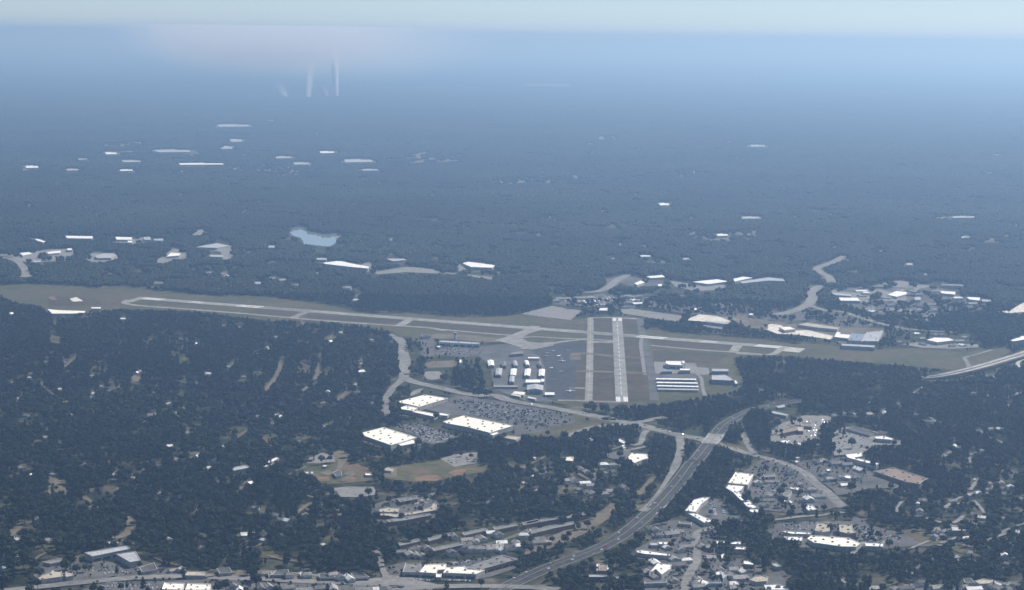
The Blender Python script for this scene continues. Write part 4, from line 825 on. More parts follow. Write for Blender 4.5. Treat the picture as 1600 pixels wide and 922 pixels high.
building('shop', 'last white shop at the lower end of the stepped strip', 'shop', 'C6', [(580, 200), (605, 190), (660, 190), (690, 215), (630, 225)], 7, 'white', units=2, usize=2.6)
building('office_wing', 'white office wing in the pale lot, highway side', 'office', 'C5', [(748, 372), (790, 350), (900, 345), (862, 378), (775, 396)], 8, 'white', units=4, usize=2.6, glass=True)
building('office_wing', 'white office wing in the pale lot, mall side', 'office', 'C5', [(885, 370), (960, 366), (1032, 386), (1000, 403)], 8, 'white', units=3, usize=2.6, glass=True)
building('office', 'brown dark-roofed office behind the twin white wings', 'office', 'C5', [(830, 262), (945, 240), (950, 268), (840, 292)], 8, 'brown', 'brick')
building('office', 'small tan office beside the brown one', 'office', 'C5', [(955, 240), (1000, 240), (1000, 275), (960, 275)], 7, 'tanroof', 'brick')
building('office', 'brown flat office at the back of the pale lot', 'office', 'C5', [(975, 210), (1070, 210), (1068, 240), (985, 235)], 6, 'brown', 'brick')
building('shop', 'white low shop at the highway bend, nearer', 'shop', 'C5', [(730, 125), (770, 114), (882, 142), (862, 153), (790, 140)], 5, 'metal')
building('shop', 'white low shop at the highway bend, farther', 'shop', 'C5', [(780, 78), (850, 62), (853, 84), (800, 90)], 5, 'metal')
building('shop', 'grey building amid lots below the boulevard', 'shop', 'C5', [(835, 775), (900, 748), (910, 765), (880, 802), (845, 800)], 6, 'grey')
building('shop', 'white-roofed shop with roof gear amid lots below the boulevard', 'shop', 'C5', [(890, 735), (900, 724), (966, 726), (960, 748)], 6, 'white', units=3, usize=2.4)
building('shop', 'bright white shop by the road to the octagonal mall', 'shop', 'C5', [(1000, 872), (1070, 865), (1112, 903), (1040, 912)], 6, 'white', units=3, usize=2.6)
building('shop', 'tiny white kiosk below the grey building, first', 'shop', 'C5', [(830, 822), (848, 818), (865, 834), (848, 842)], 4, 'white')
building('shop', 'small white kiosk below the grey building, second', 'shop', 'C5', [(880, 832), (900, 828), (918, 845), (900, 853)], 4, 'white')
building('shop', 'oval white-roofed restaurant on the far side of the boulevard', 'restaurant', 'C5', [(1325, 635), (1350, 628), (1385, 632), (1398, 645), (1370, 655), (1338, 650)], 5, 'white')
building('shop', 'small white fuel canopy by the boulevard trees', 'canopy', 'C5', [(930, 515), (950, 508), (968, 520), (945, 528)], 5, 'white')
building('shop', 'little white roof above the fuel canopy', 'shop', 'C5', [(940, 482), (965, 480), (970, 492), (945, 494)], 4, 'white')
building('shop', 'small pale shop beside the boulevard lots', 'shop', 'C5', [(1105, 518), (1150, 508), (1155, 522), (1115, 530)], 4, 'metal')
building('shop', 'small white shop amid the far boulevard lots', 'shop', 'C5', [(1185, 580), (1215, 578), (1220, 592), (1190, 595)], 4, 'white')
building('shop', 'dark flat shop amid trees at the top of the boulevard lots', 'shop', 'C5', [(680, 622), (770, 616), (775, 640), (690, 645)], 5, 'grey')
building('office', 'white-roofed office with pale lot behind, by the dark wood', 'office', 'C7', [(343, 318), (420, 312), (492, 336), (478, 346), (350, 335)], 7, 'white', 'wall', units=2)
building('store', 'white store shaped like an arrow head beside the wide pale lot', 'store', 'C7', [(108, 462), (240, 445), (242, 478), (185, 486), (382, 534), (352, 548), (125, 488)], 8, 'white', units=4)
building('store', 'broad brown gravel-roofed building at the dark wood edge', 'store', 'C7', [(340, 597), (490, 567), (770, 655), (735, 672), (700, 698), (600, 684)], 7, 'brown', 'brick', units=10)
building('shop', 'dark-roofed shop between pale lot and dark wood', 'shop', 'C7', [(110, 256), (180, 236), (350, 288), (300, 308)], 5, 'dark')
building('mall', 'octagonal long cream-roofed mall with rooftop units', 'mall', 'C6', [(1075, 437), (1112, 410), (1420, 430), (1515, 475), (1480, 505), (1360, 502), (1230, 484), (1130, 470)], 7, 'cream', units=10)
building('store', 'cream square block behind the mall, boulevard side', 'store', 'C6', [(1160, 308), (1255, 305), (1262, 375), (1200, 382), (1138, 370)], 10, 'tanroof', units=4)
building('store', 'cream square block behind the mall, far side', 'store', 'C6', [(1342, 320), (1445, 318), (1455, 365), (1482, 385), (1420, 395), (1345, 378)], 10, 'tanroof', 'brick', units=4)
building('shop', 'white low block beside the octagonal mall', 'shop', 'C6', [(880, 417), (1035, 422), (1030, 456), (880, 445)], 7, 'white', units=4, usize=2.6)
building('shop', 'thin white block behind the white low block', 'shop', 'C6', [(868, 380), (890, 372), (1100, 385), (1095, 400), (940, 396)], 6, 'white', units=3, usize=2.4)
building('shop', 'tiny white block in front of the white low block', 'shop', 'C6', [(955, 460), (1005, 460), (1005, 478), (958, 478)], 5, 'white')
building('shop', 'small white block past the far end of the octagonal mall', 'shop', 'C8', [(275, 470), (430, 475), (425, 505), (280, 498)], 7, 'white', units=3, usize=2.6)
building('shop', 'upper of two parallel white shops by the pale road', 'shop', 'C6', [(318, 455), (520, 462), (520, 484), (320, 478)], 6, 'white', units=3, usize=2.4)
building('shop', 'lower of two parallel white shops by the pale road', 'shop', 'C6', [(325, 498), (560, 507), (556, 528), (330, 520)], 6, 'white', units=3, usize=2.4)
building('house', 'small square white house below the two parallel shops', 'house', 'C6', [(355, 572), (380, 560), (395, 595), (362, 602)], 5, 'white')
building('shop', 'white-roofed building at the wood edge near the bottom', 'shop', 'C6', [(545, 620), (630, 628), (628, 655), (545, 648)], 6, 'white', 'brick')
building('house', 'grey slanted roof at the wood edge near the bottom', 'house', 'C6', [(772, 648), (820, 640), (855, 668), (815, 672)], 5, 'metal')
building('shop', 'pale irregular roof amid trees at the bottom', 'shop', 'C6', [(598, 782), (640, 755), (690, 742), (748, 758), (735, 790), (650, 797)], 6, 'tanroof')
building('shop', 'white roof with two dark courts at the bottom edge', 'shop', 'C6', [(712, 822), (830, 815), (915, 842), (925, 864), (730, 862)], 6, 'white', units=2, usize=6)
building('house', 'white gable roof beside a grey one at the bottom', 'house', 'C6', [(310, 718), (345, 705), (352, 735), (318, 740)], 5, 'white')
building('house', 'grey hipped roof at the bottom near the pale road', 'house', 'C6', [(352, 708), (410, 712), (405, 745), (372, 770)], 5, 'metal')
building('shop', 'blue-grey flat shop at the bottom by the pale road', 'shop', 'C6', [(245, 795), (350, 795), (355, 810), (250, 810)], 5, 'bluemetal')
building('shop', 'long white shop with dark front above the bottom lots', 'shop', 'C4', [(930, 537), (985, 530), (1222, 566), (1215, 582), (1000, 565), (938, 553)], 6, 'white', units=3, usize=2.4)
building('shop', 'small white shop above the long white shop', 'shop', 'C4', [(1115, 462), (1190, 462), (1190, 485), (1120, 482)], 6, 'white', units=1, usize=2.4)
building('church', 'brown building with two bright white roof ends in the trees', 'building', 'C4', [(618, 648), (686, 652), (686, 705), (618, 703)], 8, 'brown', 'brick')
building('church_wing', 'bright white roof end beside the brown building, highway side', 'building', 'C4', [(598, 646), (616, 646), (616, 705), (598, 705)], 6, 'white')
building('church_wing', 'bright white roof end beside the brown building, road side', 'building', 'C4', [(688, 650), (706, 650), (706, 705), (688, 705)], 6, 'white')
building('shop', 'broad white notched roof near the bottom', 'shop', 'C4', [(1035, 724), (1110, 638), (1222, 652), (1212, 690), (1140, 737), (1092, 690)], 7, 'white', units=2, usize=2.6)
building('apartment_block', 'long low grey row at the bottom beside the highway', 'apartments', 'C4', [(438, 742), (560, 735), (700, 742), (700, 756), (440, 756)], 6, 'metal', 'brick')
building('apartment_block', 'long low white-edged row at the bottom below the church', 'apartments', 'C4', [(738, 752), (970, 765), (968, 778), (740, 766)], 6, 'metal', 'brick')
building('shop', 'grey flat roof amid bottom lots', 'shop', 'C4', [(1000, 792), (1180, 785), (1185, 805), (1000, 812)], 6, 'grey')
building('shop', 'grey shop beside the pale road amid trees', 'shop', 'C4', [(1285, 292), (1390, 300), (1385, 320), (1290, 312)], 5, 'grey')
building('shop', 'grey long shop near the small white shop by the bottom lots', 'shop', 'C4', [(1045, 470), (1105, 465), (1110, 492), (1050, 492)], 5, 'metal')
building('warehouse', 'long brown roof in the lower corner', 'warehouse', 'C8', [(1190, 790), (1260, 770), (1350, 782), (1360, 805), (1230, 815)], 6, 'tanroof')
building('warehouse', 'dark roof in the lower corner', 'warehouse', 'C8', [(1095, 775), (1160, 770), (1185, 800), (1110, 810)], 6, 'dark')
building('warehouse', 'long pale roof at the bottom amid trees', 'warehouse', 'C8', [(815, 825), (945, 822), (945, 840), (820, 845)], 6, 'metal')
# industry beyond the long runway
EI = [('B5', [(545, 166), (562, 136), (580, 138), (580, 148), (636, 152), (625, 175)], 'white', 'white L-shaped shed at the sandy yard'), ('B5', [(625, 185), (645, 145), (722, 147), (695, 190)], 'bluemetal', 'blue-grey shed between two paler sheds'), ('B5', [(700, 190), (728, 138), (818, 130), (790, 190)], 'metal', 'large pale grey shed, tallest of the industrial row'),
      ('B5', [(585, 202), (770, 212), (770, 224), (590, 214)], 'metal', 'low pale shed in front of the industrial row'), ('B5', [(1058, 182), (1105, 168), (1180, 170), (1218, 184), (1120, 196)], 'white', 'bright white shed isolated beyond the airfield end'), ('B5', [(1522, 186), (1590, 160), (1640, 158), (1640, 176), (1540, 190)], 'white', 'white roof at the edge of view above the viaduct'),
      ('B5', [(1475, 150), (1500, 143), (1530, 148), (1500, 155)], 'white', 'small white roof above the viaduct'), ('B5', [(340, 97), (400, 86), (575, 112), (560, 124), (440, 112)], 'tanroof', 'long beige shed behind the sandy yard'), ('B5', [(240, 112), (300, 108), (330, 122), (270, 128)], 'cream', 'cream shed on the sandy yard'),
      ('A5', [(1040, 517), (1180, 503), (1250, 515), (1130, 530)], 'white', 'long white shed beyond the dark tree belt'), ('A5', [(1270, 502), (1330, 488), (1385, 493), (1285, 515)], 'white', 'white shed next to the long white one'), ('A5', [(1310, 517), (1475, 492), (1560, 500), (1575, 513), (1475, 510), (1330, 526)], 'metal', 'very long pale shed ending the far white line'),
      ('A5', [(775, 486), (865, 478), (882, 490), (800, 496)], 'white', 'white shed behind the far slanting road'), ('A5', [(705, 526), (742, 510), (764, 520), (722, 536)], 'white', 'small white shed beside the far slanting road'), ('A5', [(840, 532), (862, 530), (865, 542), (845, 543)], 'white', 'tiny white shed near the far slanting road'), ('A5', [(1033, 668), (1065, 670), (1062, 680), (1035, 680)], 'white', 'little white building in the dark trees beyond the runway'),
      ('A5', [(500, 670), (555, 668), (555, 682), (505, 682)], 'white', 'white roof at the far end of the short runway'), ('A5', [(1368, 700), (1390, 700), (1388, 708), (1370, 708)], 'white', 'tiny white building on the pale yard beyond the belt'), ('A5', [(1110, 738), (1240, 752), (1240, 762), (1110, 746)], 'metal', 'long low shed in the bright sandy yard'),
      ('A6', [(410, 608), (515, 610), (530, 627), (415, 625)], 'white', 'white shed amid far lots'), ('A6', [(690, 592), (740, 570), (808, 578), (790, 590), (742, 603)], 'white', 'bright white shed in the middle of the far lots'), ('A6', [(990, 571), (1080, 575), (1075, 590), (1002, 583)], 'white', 'white shed near the far edge of the lots'), ('A6', [(1145, 605), (1222, 608), (1216, 625), (1160, 618)], 'white', 'white shed farthest along the far lots'),
      ('A6', [(845, 605), (878, 604), (880, 622), (848, 622)], 'metal', 'little pale shed in the far lots'), ('A6', [(1232, 618), (1292, 622), (1290, 632), (1235, 630)], 'metal', 'low grey shed at the end of the far lots'), ('A6', [(370, 580), (480, 590), (478, 600), (375, 592)], 'metal', 'thin grey shed behind the far white shed'),
      ('A6', [(1000, 528), (1125, 533), (1125, 542), (1000, 538)], 'grey', 'faint long shed behind the far lots'),
      ('A4', [(385, 408), (465, 398), (500, 400), (540, 410), (650, 430), (645, 440), (555, 432), (400, 414)], 'white', 'long white factory in the woods behind the runway'), ('A4', [(745, 384), (850, 384), (870, 392), (790, 398)], 'metal', 'thin pale shed in the woods behind the runway'), ('A4', [(1190, 410), (1225, 402), (1380, 422), (1360, 436), (1240, 432)], 'white', 'white factory with jagged front behind the runway'),
      ('A4', [(60, 308), (120, 310), (118, 320), (70, 320)], 'metal', 'pale roof near the lake'), ('A4', [(340, 380), (410, 381), (405, 390), (345, 390)], 'metal', 'grey roof below the lake'), ('A3', [(275, 675), (330, 680), (370, 682), (490, 686), (490, 695), (420, 700), (300, 700)], 'cream', 'bright white building at the edge of the airfield grass and woods'), ('A3', [(525, 664), (580, 664), (580, 671), (530, 671)], 'white', 'short white building at the airfield wood edge'),
      ('A3', [(378, 252), (535, 255), (528, 268), (385, 266)], 'white', 'long bright white shed alone in the distant woods'), ('A3', [(666, 258), (758, 261), (762, 275), (670, 274)], 'white', 'pale long shed, upper of a distant pair'), ('A3', [(735, 281), (762, 281), (760, 291), (738, 291)], 'white', 'small bright shed below the distant pale one'), ('A3', [(830, 260), (865, 258), (868, 275), (832, 276)], 'metal', 'distant square pale roof'), ('A3', [(885, 270), (940, 268), (938, 280), (890, 280)], 'metal', 'distant small pale roof amid trees'),
      ('A3', [(272, 346), (320, 340), (350, 338), (345, 350), (280, 356)], 'white', 'white shed in the distant lots'), ('A3', [(115, 352), (165, 346), (185, 356), (130, 365)], 'white', 'distant low white shed near the curving road'), ('A3', [(190, 396), (235, 396), (235, 404), (195, 405)], 'metal', 'small shed below the distant lots'), ('A3', [(385, 326), (412, 324), (415, 334), (390, 335)], 'white', 'tiny bright shed beside the distant lots'), ('A3', [(545, 368), (600, 355), (680, 356), (675, 368), (640, 380), (560, 380)], 'metal', 'grey long shed in its distant lot'),
      ('A3', [(960, 372), (985, 350), (1040, 352), (1030, 366)], 'cream', 'cream shed in its distant lot'), ('A3', [(1125, 318), (1250, 296), (1325, 310), (1250, 322)], 'metal', 'wide grey distant shed'), ('A3', [(1210, 362), (1285, 363), (1282, 374), (1213, 373)], 'metal', 'thin pale distant shed below the wide grey one'), ('A3', [(200, 270), (225, 272), (262, 284), (250, 290), (215, 280)], 'white', 'distant white house roof by the woods')]
for i, (reg, pts, rf, lb) in enumerate(EI):
    building('shed' if i > 8 else 'industrial_shed', lb, 'shed', reg, pts, 8, rf, 'wall', far=(reg != 'B5'), units=4 if reg == 'B5' and i in (1, 2) else 0)
FW = [('r1', (680, 388, 780, 398), 'distant white warehouse farthest out, below the smoke'), ('r1', (327, 475, 365, 484), 'small distant white warehouse above a larger one'), ('r1', (382, 500, 440, 508), 'distant white warehouse in the middle of the group'), ('r1', (485, 467, 595, 478), 'distant broad white warehouse behind the row'), ('r1', (558, 509, 700, 516), 'longest thin white distant warehouse'), ('r1', (918, 507, 967, 516), 'brightest compact distant warehouse'),
      ('r1', (862, 488, 910, 496), 'dim distant warehouse above the brightest one'), ('r1', (1000, 472, 1045, 480), 'distant pale warehouse beyond the brightest one'), ('r1', (1075, 497, 1165, 510), 'distant slanted white warehouse at the end of the row'), ('r1', (1133, 528, 1182, 534), 'distant thin warehouse below the slanted one'), ('r1', (80, 517, 120, 527), 'distant white warehouse closest to the edge of view'), ('r1', (245, 495, 270, 499), 'tiny distant white warehouse'), ('r1', (208, 527, 245, 534), 'distant small grey warehouse below the tiny one'), ('r1', (375, 529, 415, 535), 'distant low warehouse below the middle one'),
      ('r2', (745, 452, 790, 460), 'lone distant white warehouse deep in the haze'), ('A5', (1325, 140, 1425, 158), 'white hazy building with annex in the far woods'), ('A5', (1182, 240, 1242, 256), 'pale hazy building in a distant clearing'), ('A6', (1062, 138, 1195, 152), 'hazy white complex far off among woods'), ('A6', (1115, 255, 1165, 267), 'hazy white block at the end of a far pale strip'), ('A5', (845, 62, 905, 82), 'faint pale block deep in the far woods'), ('A6', (800, 408, 832, 425), 'faint white roof in the far woods'), ('A5', (985, 380, 1020, 392), 'small white hazy house row'), ('A5', (740, 364, 798, 374), 'faint grey roof in the hazy woods'), ('r1', (690, 456, 730, 468), 'dim far roof between the warehouses'), ('r1', (720, 434, 755, 446), 'dim far square roof above the warehouses')]
for reg, r_, lb in FW:
    x0, y0, x1, y1 = r_; sk = (x1 - x0) * .04; y1 = y0 + (y1 - y0) * .7
    flat('warehouse_yard', 'lot', .9, .2, reg, [(x0 - 14, y0 + 3), (x0 + (x1 - x0) * .4, y0 - 1), (x1 + 6, y0 + 2), (x1 + 18, y1 + 3), (x0 + (x1 - x0) * .6, y1 + 5), (x0 - 8, y1 + 5)], 'pale paved yard around a distant warehouse')
    building('warehouse', lb, 'warehouse', reg, [(x0, y0 + (y1 - y0) * .2), (x0 + (x1 - x0) * .55, y0), (x0 + (x1 - x0) * .57, y0 + (y1 - y0) * .3), (x1 - sk, y0 + (y1 - y0) * .25), (x1, y1), (x0 + sk, y1 + 1)], 8, ('metal', 'white', 'metal')[FW.index((reg, r_, lb)) % 3], 'wall', far=True, group='distant warehouses in the haze')

# control tower
tp_ = g(*P('B3', [(487, 224)])[0]); paint(P('B3', [(478, 178), (498, 178), (498, 225), (478, 225)]), 0)
ct = link('control_tower', None, loc=tp_); tag(ct, 'slim airfield control tower with glazed cab behind the terminal', 'tower')
def lathe(prof, n=10):
    v = []; f = []
    for r_, z in prof: v += [(r_ * math.cos(2 * math.pi * i / n), r_ * math.sin(2 * math.pi * i / n), z) for i in range(n)]
    for k in range(len(prof) - 1):
        f += [(k * n + i, k * n + (i + 1) % n, (k + 1) * n + (i + 1) % n, (k + 1) * n + i) for i in range(n)]
    f += [tuple(range(n - 1, -1, -1)), tuple(range((len(prof) - 1) * n, len(prof) * n))]
    return v, f
link('shaft', mesh('shaft', *lathe([(3.2, -.2), (2.6, 12), (3.6, 13)]), 'wallwhite'), ct)
link('cab', mesh('cab', *lathe([(3.6, 13.02), (4.4, 16)], 8), 'glass'), ct)
link('roof', mesh('roof', *lathe([(4.7, 16.02), (4.6, 16.6), (.4, 17.6), (.15, 20)], 8), 'metal'), ct)

# ------------------------------------------------------------------ aircraft
def plane_parts(scale, jet):
    L = 1.0
    prof = [(.02, 0), (.055, .06), (.075, .2), (.078, .5), (.06, .75), (.015, 1.0)]
    v, f = lathe(prof, 10); fus = [(x, (.5 - z), y + .11) for x, y, z in v]
    sw = .18 if jet else .03
    wing = [(-.5, -.02 - sw, .1), (0, .14, .085), (.5, -.02 - sw, .1), (.5, -.10 - sw, .1), (0, -.06, .085), (-.5, -.10 - sw, .1)]
    wv = wing + [(x, y, z + .02) for x, y, z in wing]
    wf = [(0, 1, 4, 5), (1, 2, 3, 4), (6, 11, 10, 7), (7, 10, 9, 8), (0, 6, 7, 1), (1, 7, 8, 2), (2, 8, 9, 3), (3, 9, 10, 4), (4, 10, 11, 5), (5, 11, 6, 0)]
    tz = .30 if jet else .14
    tv, tf = prism([(-.18, -.47), (.18, -.47), (.16, -.40), (0, -.34), (-.16, -.40)], tz, tz + .015)
    fv = [(-.012, -.5, .13), (-.012, -.32, .13), (-.012, -.44, .33), (-.012, -.52, .33)]; fv += [(.012, y, z) for x, y, z in fv]
    ffc = [(0, 1, 2, 3), (7, 6, 5, 4), (0, 4, 5, 1), (1, 5, 6, 2), (2, 6, 7, 3), (3, 7, 4, 0)]
    sc = lambda vs: [(x * scale, y * scale, z * scale) for x, y, z in vs]
    out = [('fuselage', sc(fus), f, 'car_white'), ('wing', sc(wv), wf, 'car_white'), ('tailplane', sc(tv), tf, 'car_white'), ('fin', sc(fv), ffc, 'car_blue' if jet else 'car_white')]
    gv, gf = bx(.03, .03, .09, (0, .3, 0)); out.append(('nose_gear', sc(gv), gf, 'tyre'))
    for sg in (-1, 1):
        gv, gf = bx(.03, .03, .09, (sg * .09, -.02, 0)); out.append(('main_gear', sc(gv), gf, 'tyre'))
    if jet:
        for sg in (-1, 1):
            ev, ef = lathe([(.025, 0), (.035, .05), (.03, .18)], 8); out.append(('engine', sc([(x + sg * .115, -.18 - z, y + .16) for x, y, z in ev]), ef, 'metal'))
    return out
PL = [((1120, 320), 13, 0, 60, 'small white aircraft at the far edge of the apron, first'), ((1112, 338), 12, 0, 200, 'small white aircraft just below the first on the apron'), ((1197, 340), 14, 0, 130, 'small white aircraft in the middle of the far apron'), ((1222, 375), 19, 1, 185, 'white twin-engined jet alone in the apron centre'), ((1213, 445), 12, 0, 20, 'small white aircraft parked below the jet'), ((1276, 582), 20, 1, 170, 'bright white jet near the bottom corner of the apron'),
      ((1160, 305), 12, 0, 100, 'small white aircraft by the ramp edge'), ((1148, 420), 11, 0, 320, 'small white aircraft beside the hangar doors'), ((1260, 300), 11, 0, 75, 'small white aircraft beside the pale taxiway stub')]
for (x, y), Ln, jet, rz, lb in PL:
    p = g(*P('B3', [(x, y)])[0]); r = link('jet_aircraft' if jet else 'light_aircraft', None, loc=(p.x, p.y, .5)); r.rotation_euler.z = R(rz); tag(r, lb, 'aircraft', 'aircraft parked on the apron')
    for nm, v, f, m in plane_parts(Ln, jet): link(nm, mesh(nm, v, f, m, smooth=nm in ('fuselage', 'engine')), r)

# ------------------------------------------------------------------ houses among the trees
def house_meshes(kind):
    Lh, Wh, H, rise = ((14, 9, 3.6, 2.6), (17, 10, 4.2, 3.0), (11, 9, 5.6, 2.8))[kind]
    parts = []
    v, f = bx(Lh, Wh, H + .2, (0, 0, -.2)); f = [q for q in f if not all(v[i][2] > 1 for i in q)]
    v += [(-Lh / 2, 0, H + rise - .2), (Lh / 2, 0, H + rise - .2)]; f += [(7, 4, 8), (5, 6, 9)]
    parts.append(('wall', v, f, 'wallwhite'))
    ax, ay = Lh / 2 + .6, Wh / 2 + .7; dz = -.25
    tp = [(-ax, -ay, H), (ax, -ay, H), (ax, ay, H), (-ax, ay, H), (-ax, 0, H + rise), (ax, 0, H + rise)]
    if kind == 2: tp[4] = (-ax + 3, 0, H + rise); tp[5] = (ax - 3, 0, H + rise)
    bt = [(x, y, z + dz) for x, y, z in tp]
    qf = [(0, 1, 5, 4), (4, 5, 2, 3)] + ([(0, 4, 3), (1, 2, 5)] if kind == 2 else [])
    rim = [0, 1, 2, 3] if kind == 2 else [0, 1, 5, 2, 3, 4]; n = len(rim)
    ff = qf + [tuple(k + 6 for k in reversed(x)) for x in qf] + [(rim[i], 6 + rim[i], 6 + rim[(i + 1) % n], rim[(i + 1) % n]) for i in range(n)]
    parts.append(('roof', tp + bt, ff, 'shingle'))
    cv, cf = bx(1.0, 1.0, rise + 1.5, (Lh * .25, 1.6, H + .4)); parts.append(('chimney', cv, cf, 'brick'))
    return [(nm, mesh(nm, v, f, m)) for nm, v, f, m in parts]
HK = [house_meshes(k) for k in range(3)]
HK_WHITE = []
for k in range(3):
    row = []
    for nm, me in HK[k]:
        if nm == 'roof': me = me.copy(); me.materials[0] = M['white']
        row.append((nm, me))
    HK_WHITE.append(row)
HOUSES = {
 'B1': ('small pale-roofed house half hidden in the woods below the taxiway', 'houses in the woods below the taxiway', [(70, 35), (420, 55), (360, 100), (805, 68), (1185, 200), (1230, 208), (1280, 228), (305, 355), (420, 355), (440, 395), (195, 455), (600, 445), (730, 485), (905, 420), (660, 515), (385, 525), (610, 560), (600, 582), (790, 610), (725, 663), (1110, 632), (1215, 648), (1000, 700), (1160, 695), (1285, 487), (170, 700), (285, 770), (305, 842), (400, 870), (1230, 820), (1100, 900), (115, 600), (455, 685), (610, 670)]),
 'B2': ('small pale-roofed house in the woods between taxiway and white stores', 'houses in the woods above the white stores', [(610, 115), (465, 190), (820, 215), (340, 290), (150, 388), (180, 375), (25, 430), (255, 448), (405, 255), (895, 160), (1090, 210), (1020, 360), (1018, 415), (965, 390), (980, 500), (998, 548), (805, 550), (765, 617), (120, 625), (210, 675), (290, 715), (470, 695), (500, 715), (340, 705), (620, 870), (775, 775), (125, 905), (1105, 620), (440, 760), (235, 120), (130, 115)]),
 'B6': ('small pale-roofed house in the woods above the grey warehouses', 'houses in the woods above the warehouses', [(125, 125), (200, 160), (345, 158), (548, 110), (600, 270), (740, 165), (860, 185), (1145, 65), (1285, 45), (1030, 110), (175, 380), (240, 455), (245, 395), (930, 280), (1040, 283), (1165, 320), (740, 588), (125, 690), (15, 700), (60, 350), (1300, 635), (1095, 580), (1125, 780), (1170, 775), (25, 770), (115, 580), (300, 590)]),
 'B7': ('small pale-roofed house in the woods above the main street', 'houses in the woods above the main street', [(35, 45), (105, 120), (140, 75), (165, 210), (375, 215), (410, 375), (810, 322), (850, 370), (610, 460), (735, 435), (315, 600), (360, 555), (75, 640), (590, 455), (470, 585), (1160, 540), (1180, 605), (540, 425), (855, 620)]),
 'C3': ('small pale-roofed house in the woods between park and highway', 'houses in the woods beside the highway', [(630, 370), (700, 572), (100, 600), (200, 660), (960, 660), (650, 250), (560, 650), (740, 690), (870, 600)]),
 'C7': ('small pale-roofed house in the wooded suburb past the brown roof', 'houses in the suburb past the brown roof', [(1415, 62), (30, 140), (100, 135), (180, 130), (295, 130), (400, 130), (675, 130), (770, 190), (810, 190), (1275, 252), (1335, 248), (1175, 275), (1355, 350), (980, 380), (1190, 425), (1120, 450), (1170, 655), (1250, 690), (1260, 730), (1360, 715), (1430, 715), (1355, 675), (1375, 760), (1170, 765), (1105, 770), (740, 820), (685, 860), (960, 820), (865, 830), (700, 910), (420, 105), (370, 105), (540, 75)]),
 'C8': ('small pale-roofed house in the suburb past the octagonal mall', 'houses in the suburb past the mall', [(770, 105), (720, 235), (1170, 222), (1255, 245), (850, 350), (885, 375), (920, 385), (1050, 350), (1140, 380), (1205, 380), (1100, 420), (850, 415), (1450, 435), (1520, 470), (1140, 550), (1455, 625), (735, 668), (1045, 685), (1060, 605), (1025, 575), (850, 605), (630, 815), (90, 780), (1440, 570), (1315, 15), (1225, 45), (1420, 260), (1570, 370), (1585, 90)]),
 'B5': ('small pale-roofed house in the dark wood behind the highway bend', 'houses in the wood behind the highway bend', [(135, 460), (745, 520), (650, 505), (650, 590), (820, 580), (1000, 590), (1415, 675), (1350, 690), (1440, 380), (1515, 540)]),
 'A4': ('tiny pale house in the woods on the far side of the runway', 'houses in the woods beyond the runway', [(100, 495), (10, 525), (230, 535), (525, 550), (575, 620), (580, 570), (150, 505), (780, 275), (-170, 485), (-270, 465), (-560, 525)])}
nh = 0
for reg, (lb, grp, pts) in HOUSES.items():
    for i, (x, y) in enumerate(pts):
        px, py = P(reg, [(x, y)])[0]
        k = nh % 3; kind = (HK_WHITE if (nh * 7) % 10 < 3 else HK)[k]
        p = g(px, py + 1, 5.0)
        r = link('house', None, loc=(p.x, p.y, 0)); r.rotation_euler.z = random.uniform(0, math.pi)
        sc = random.uniform(.75, 1.1) * (1.5 if reg == 'A4' else 1.0); r.scale = (sc, sc, sc)
        tag(r, lb.replace('small pale-roofed', ('small', 'larger', 'small hip-roofed')[k] + (' white-roofed' if kind is HK_WHITE[k] else ' grey-roofed')).replace('tiny pale', 'tiny ' + ('white' if kind is HK_WHITE[k] else 'grey')).replace('hip-roofed white-roofed', 'white hip-roofed').replace('hip-roofed grey-roofed', 'grey hip-roofed'), 'house', grp)
        for nm, me in kind: link(nm, me, r)
        paint_ell(px, py, 5.2, 3.8, 0); nh += 1

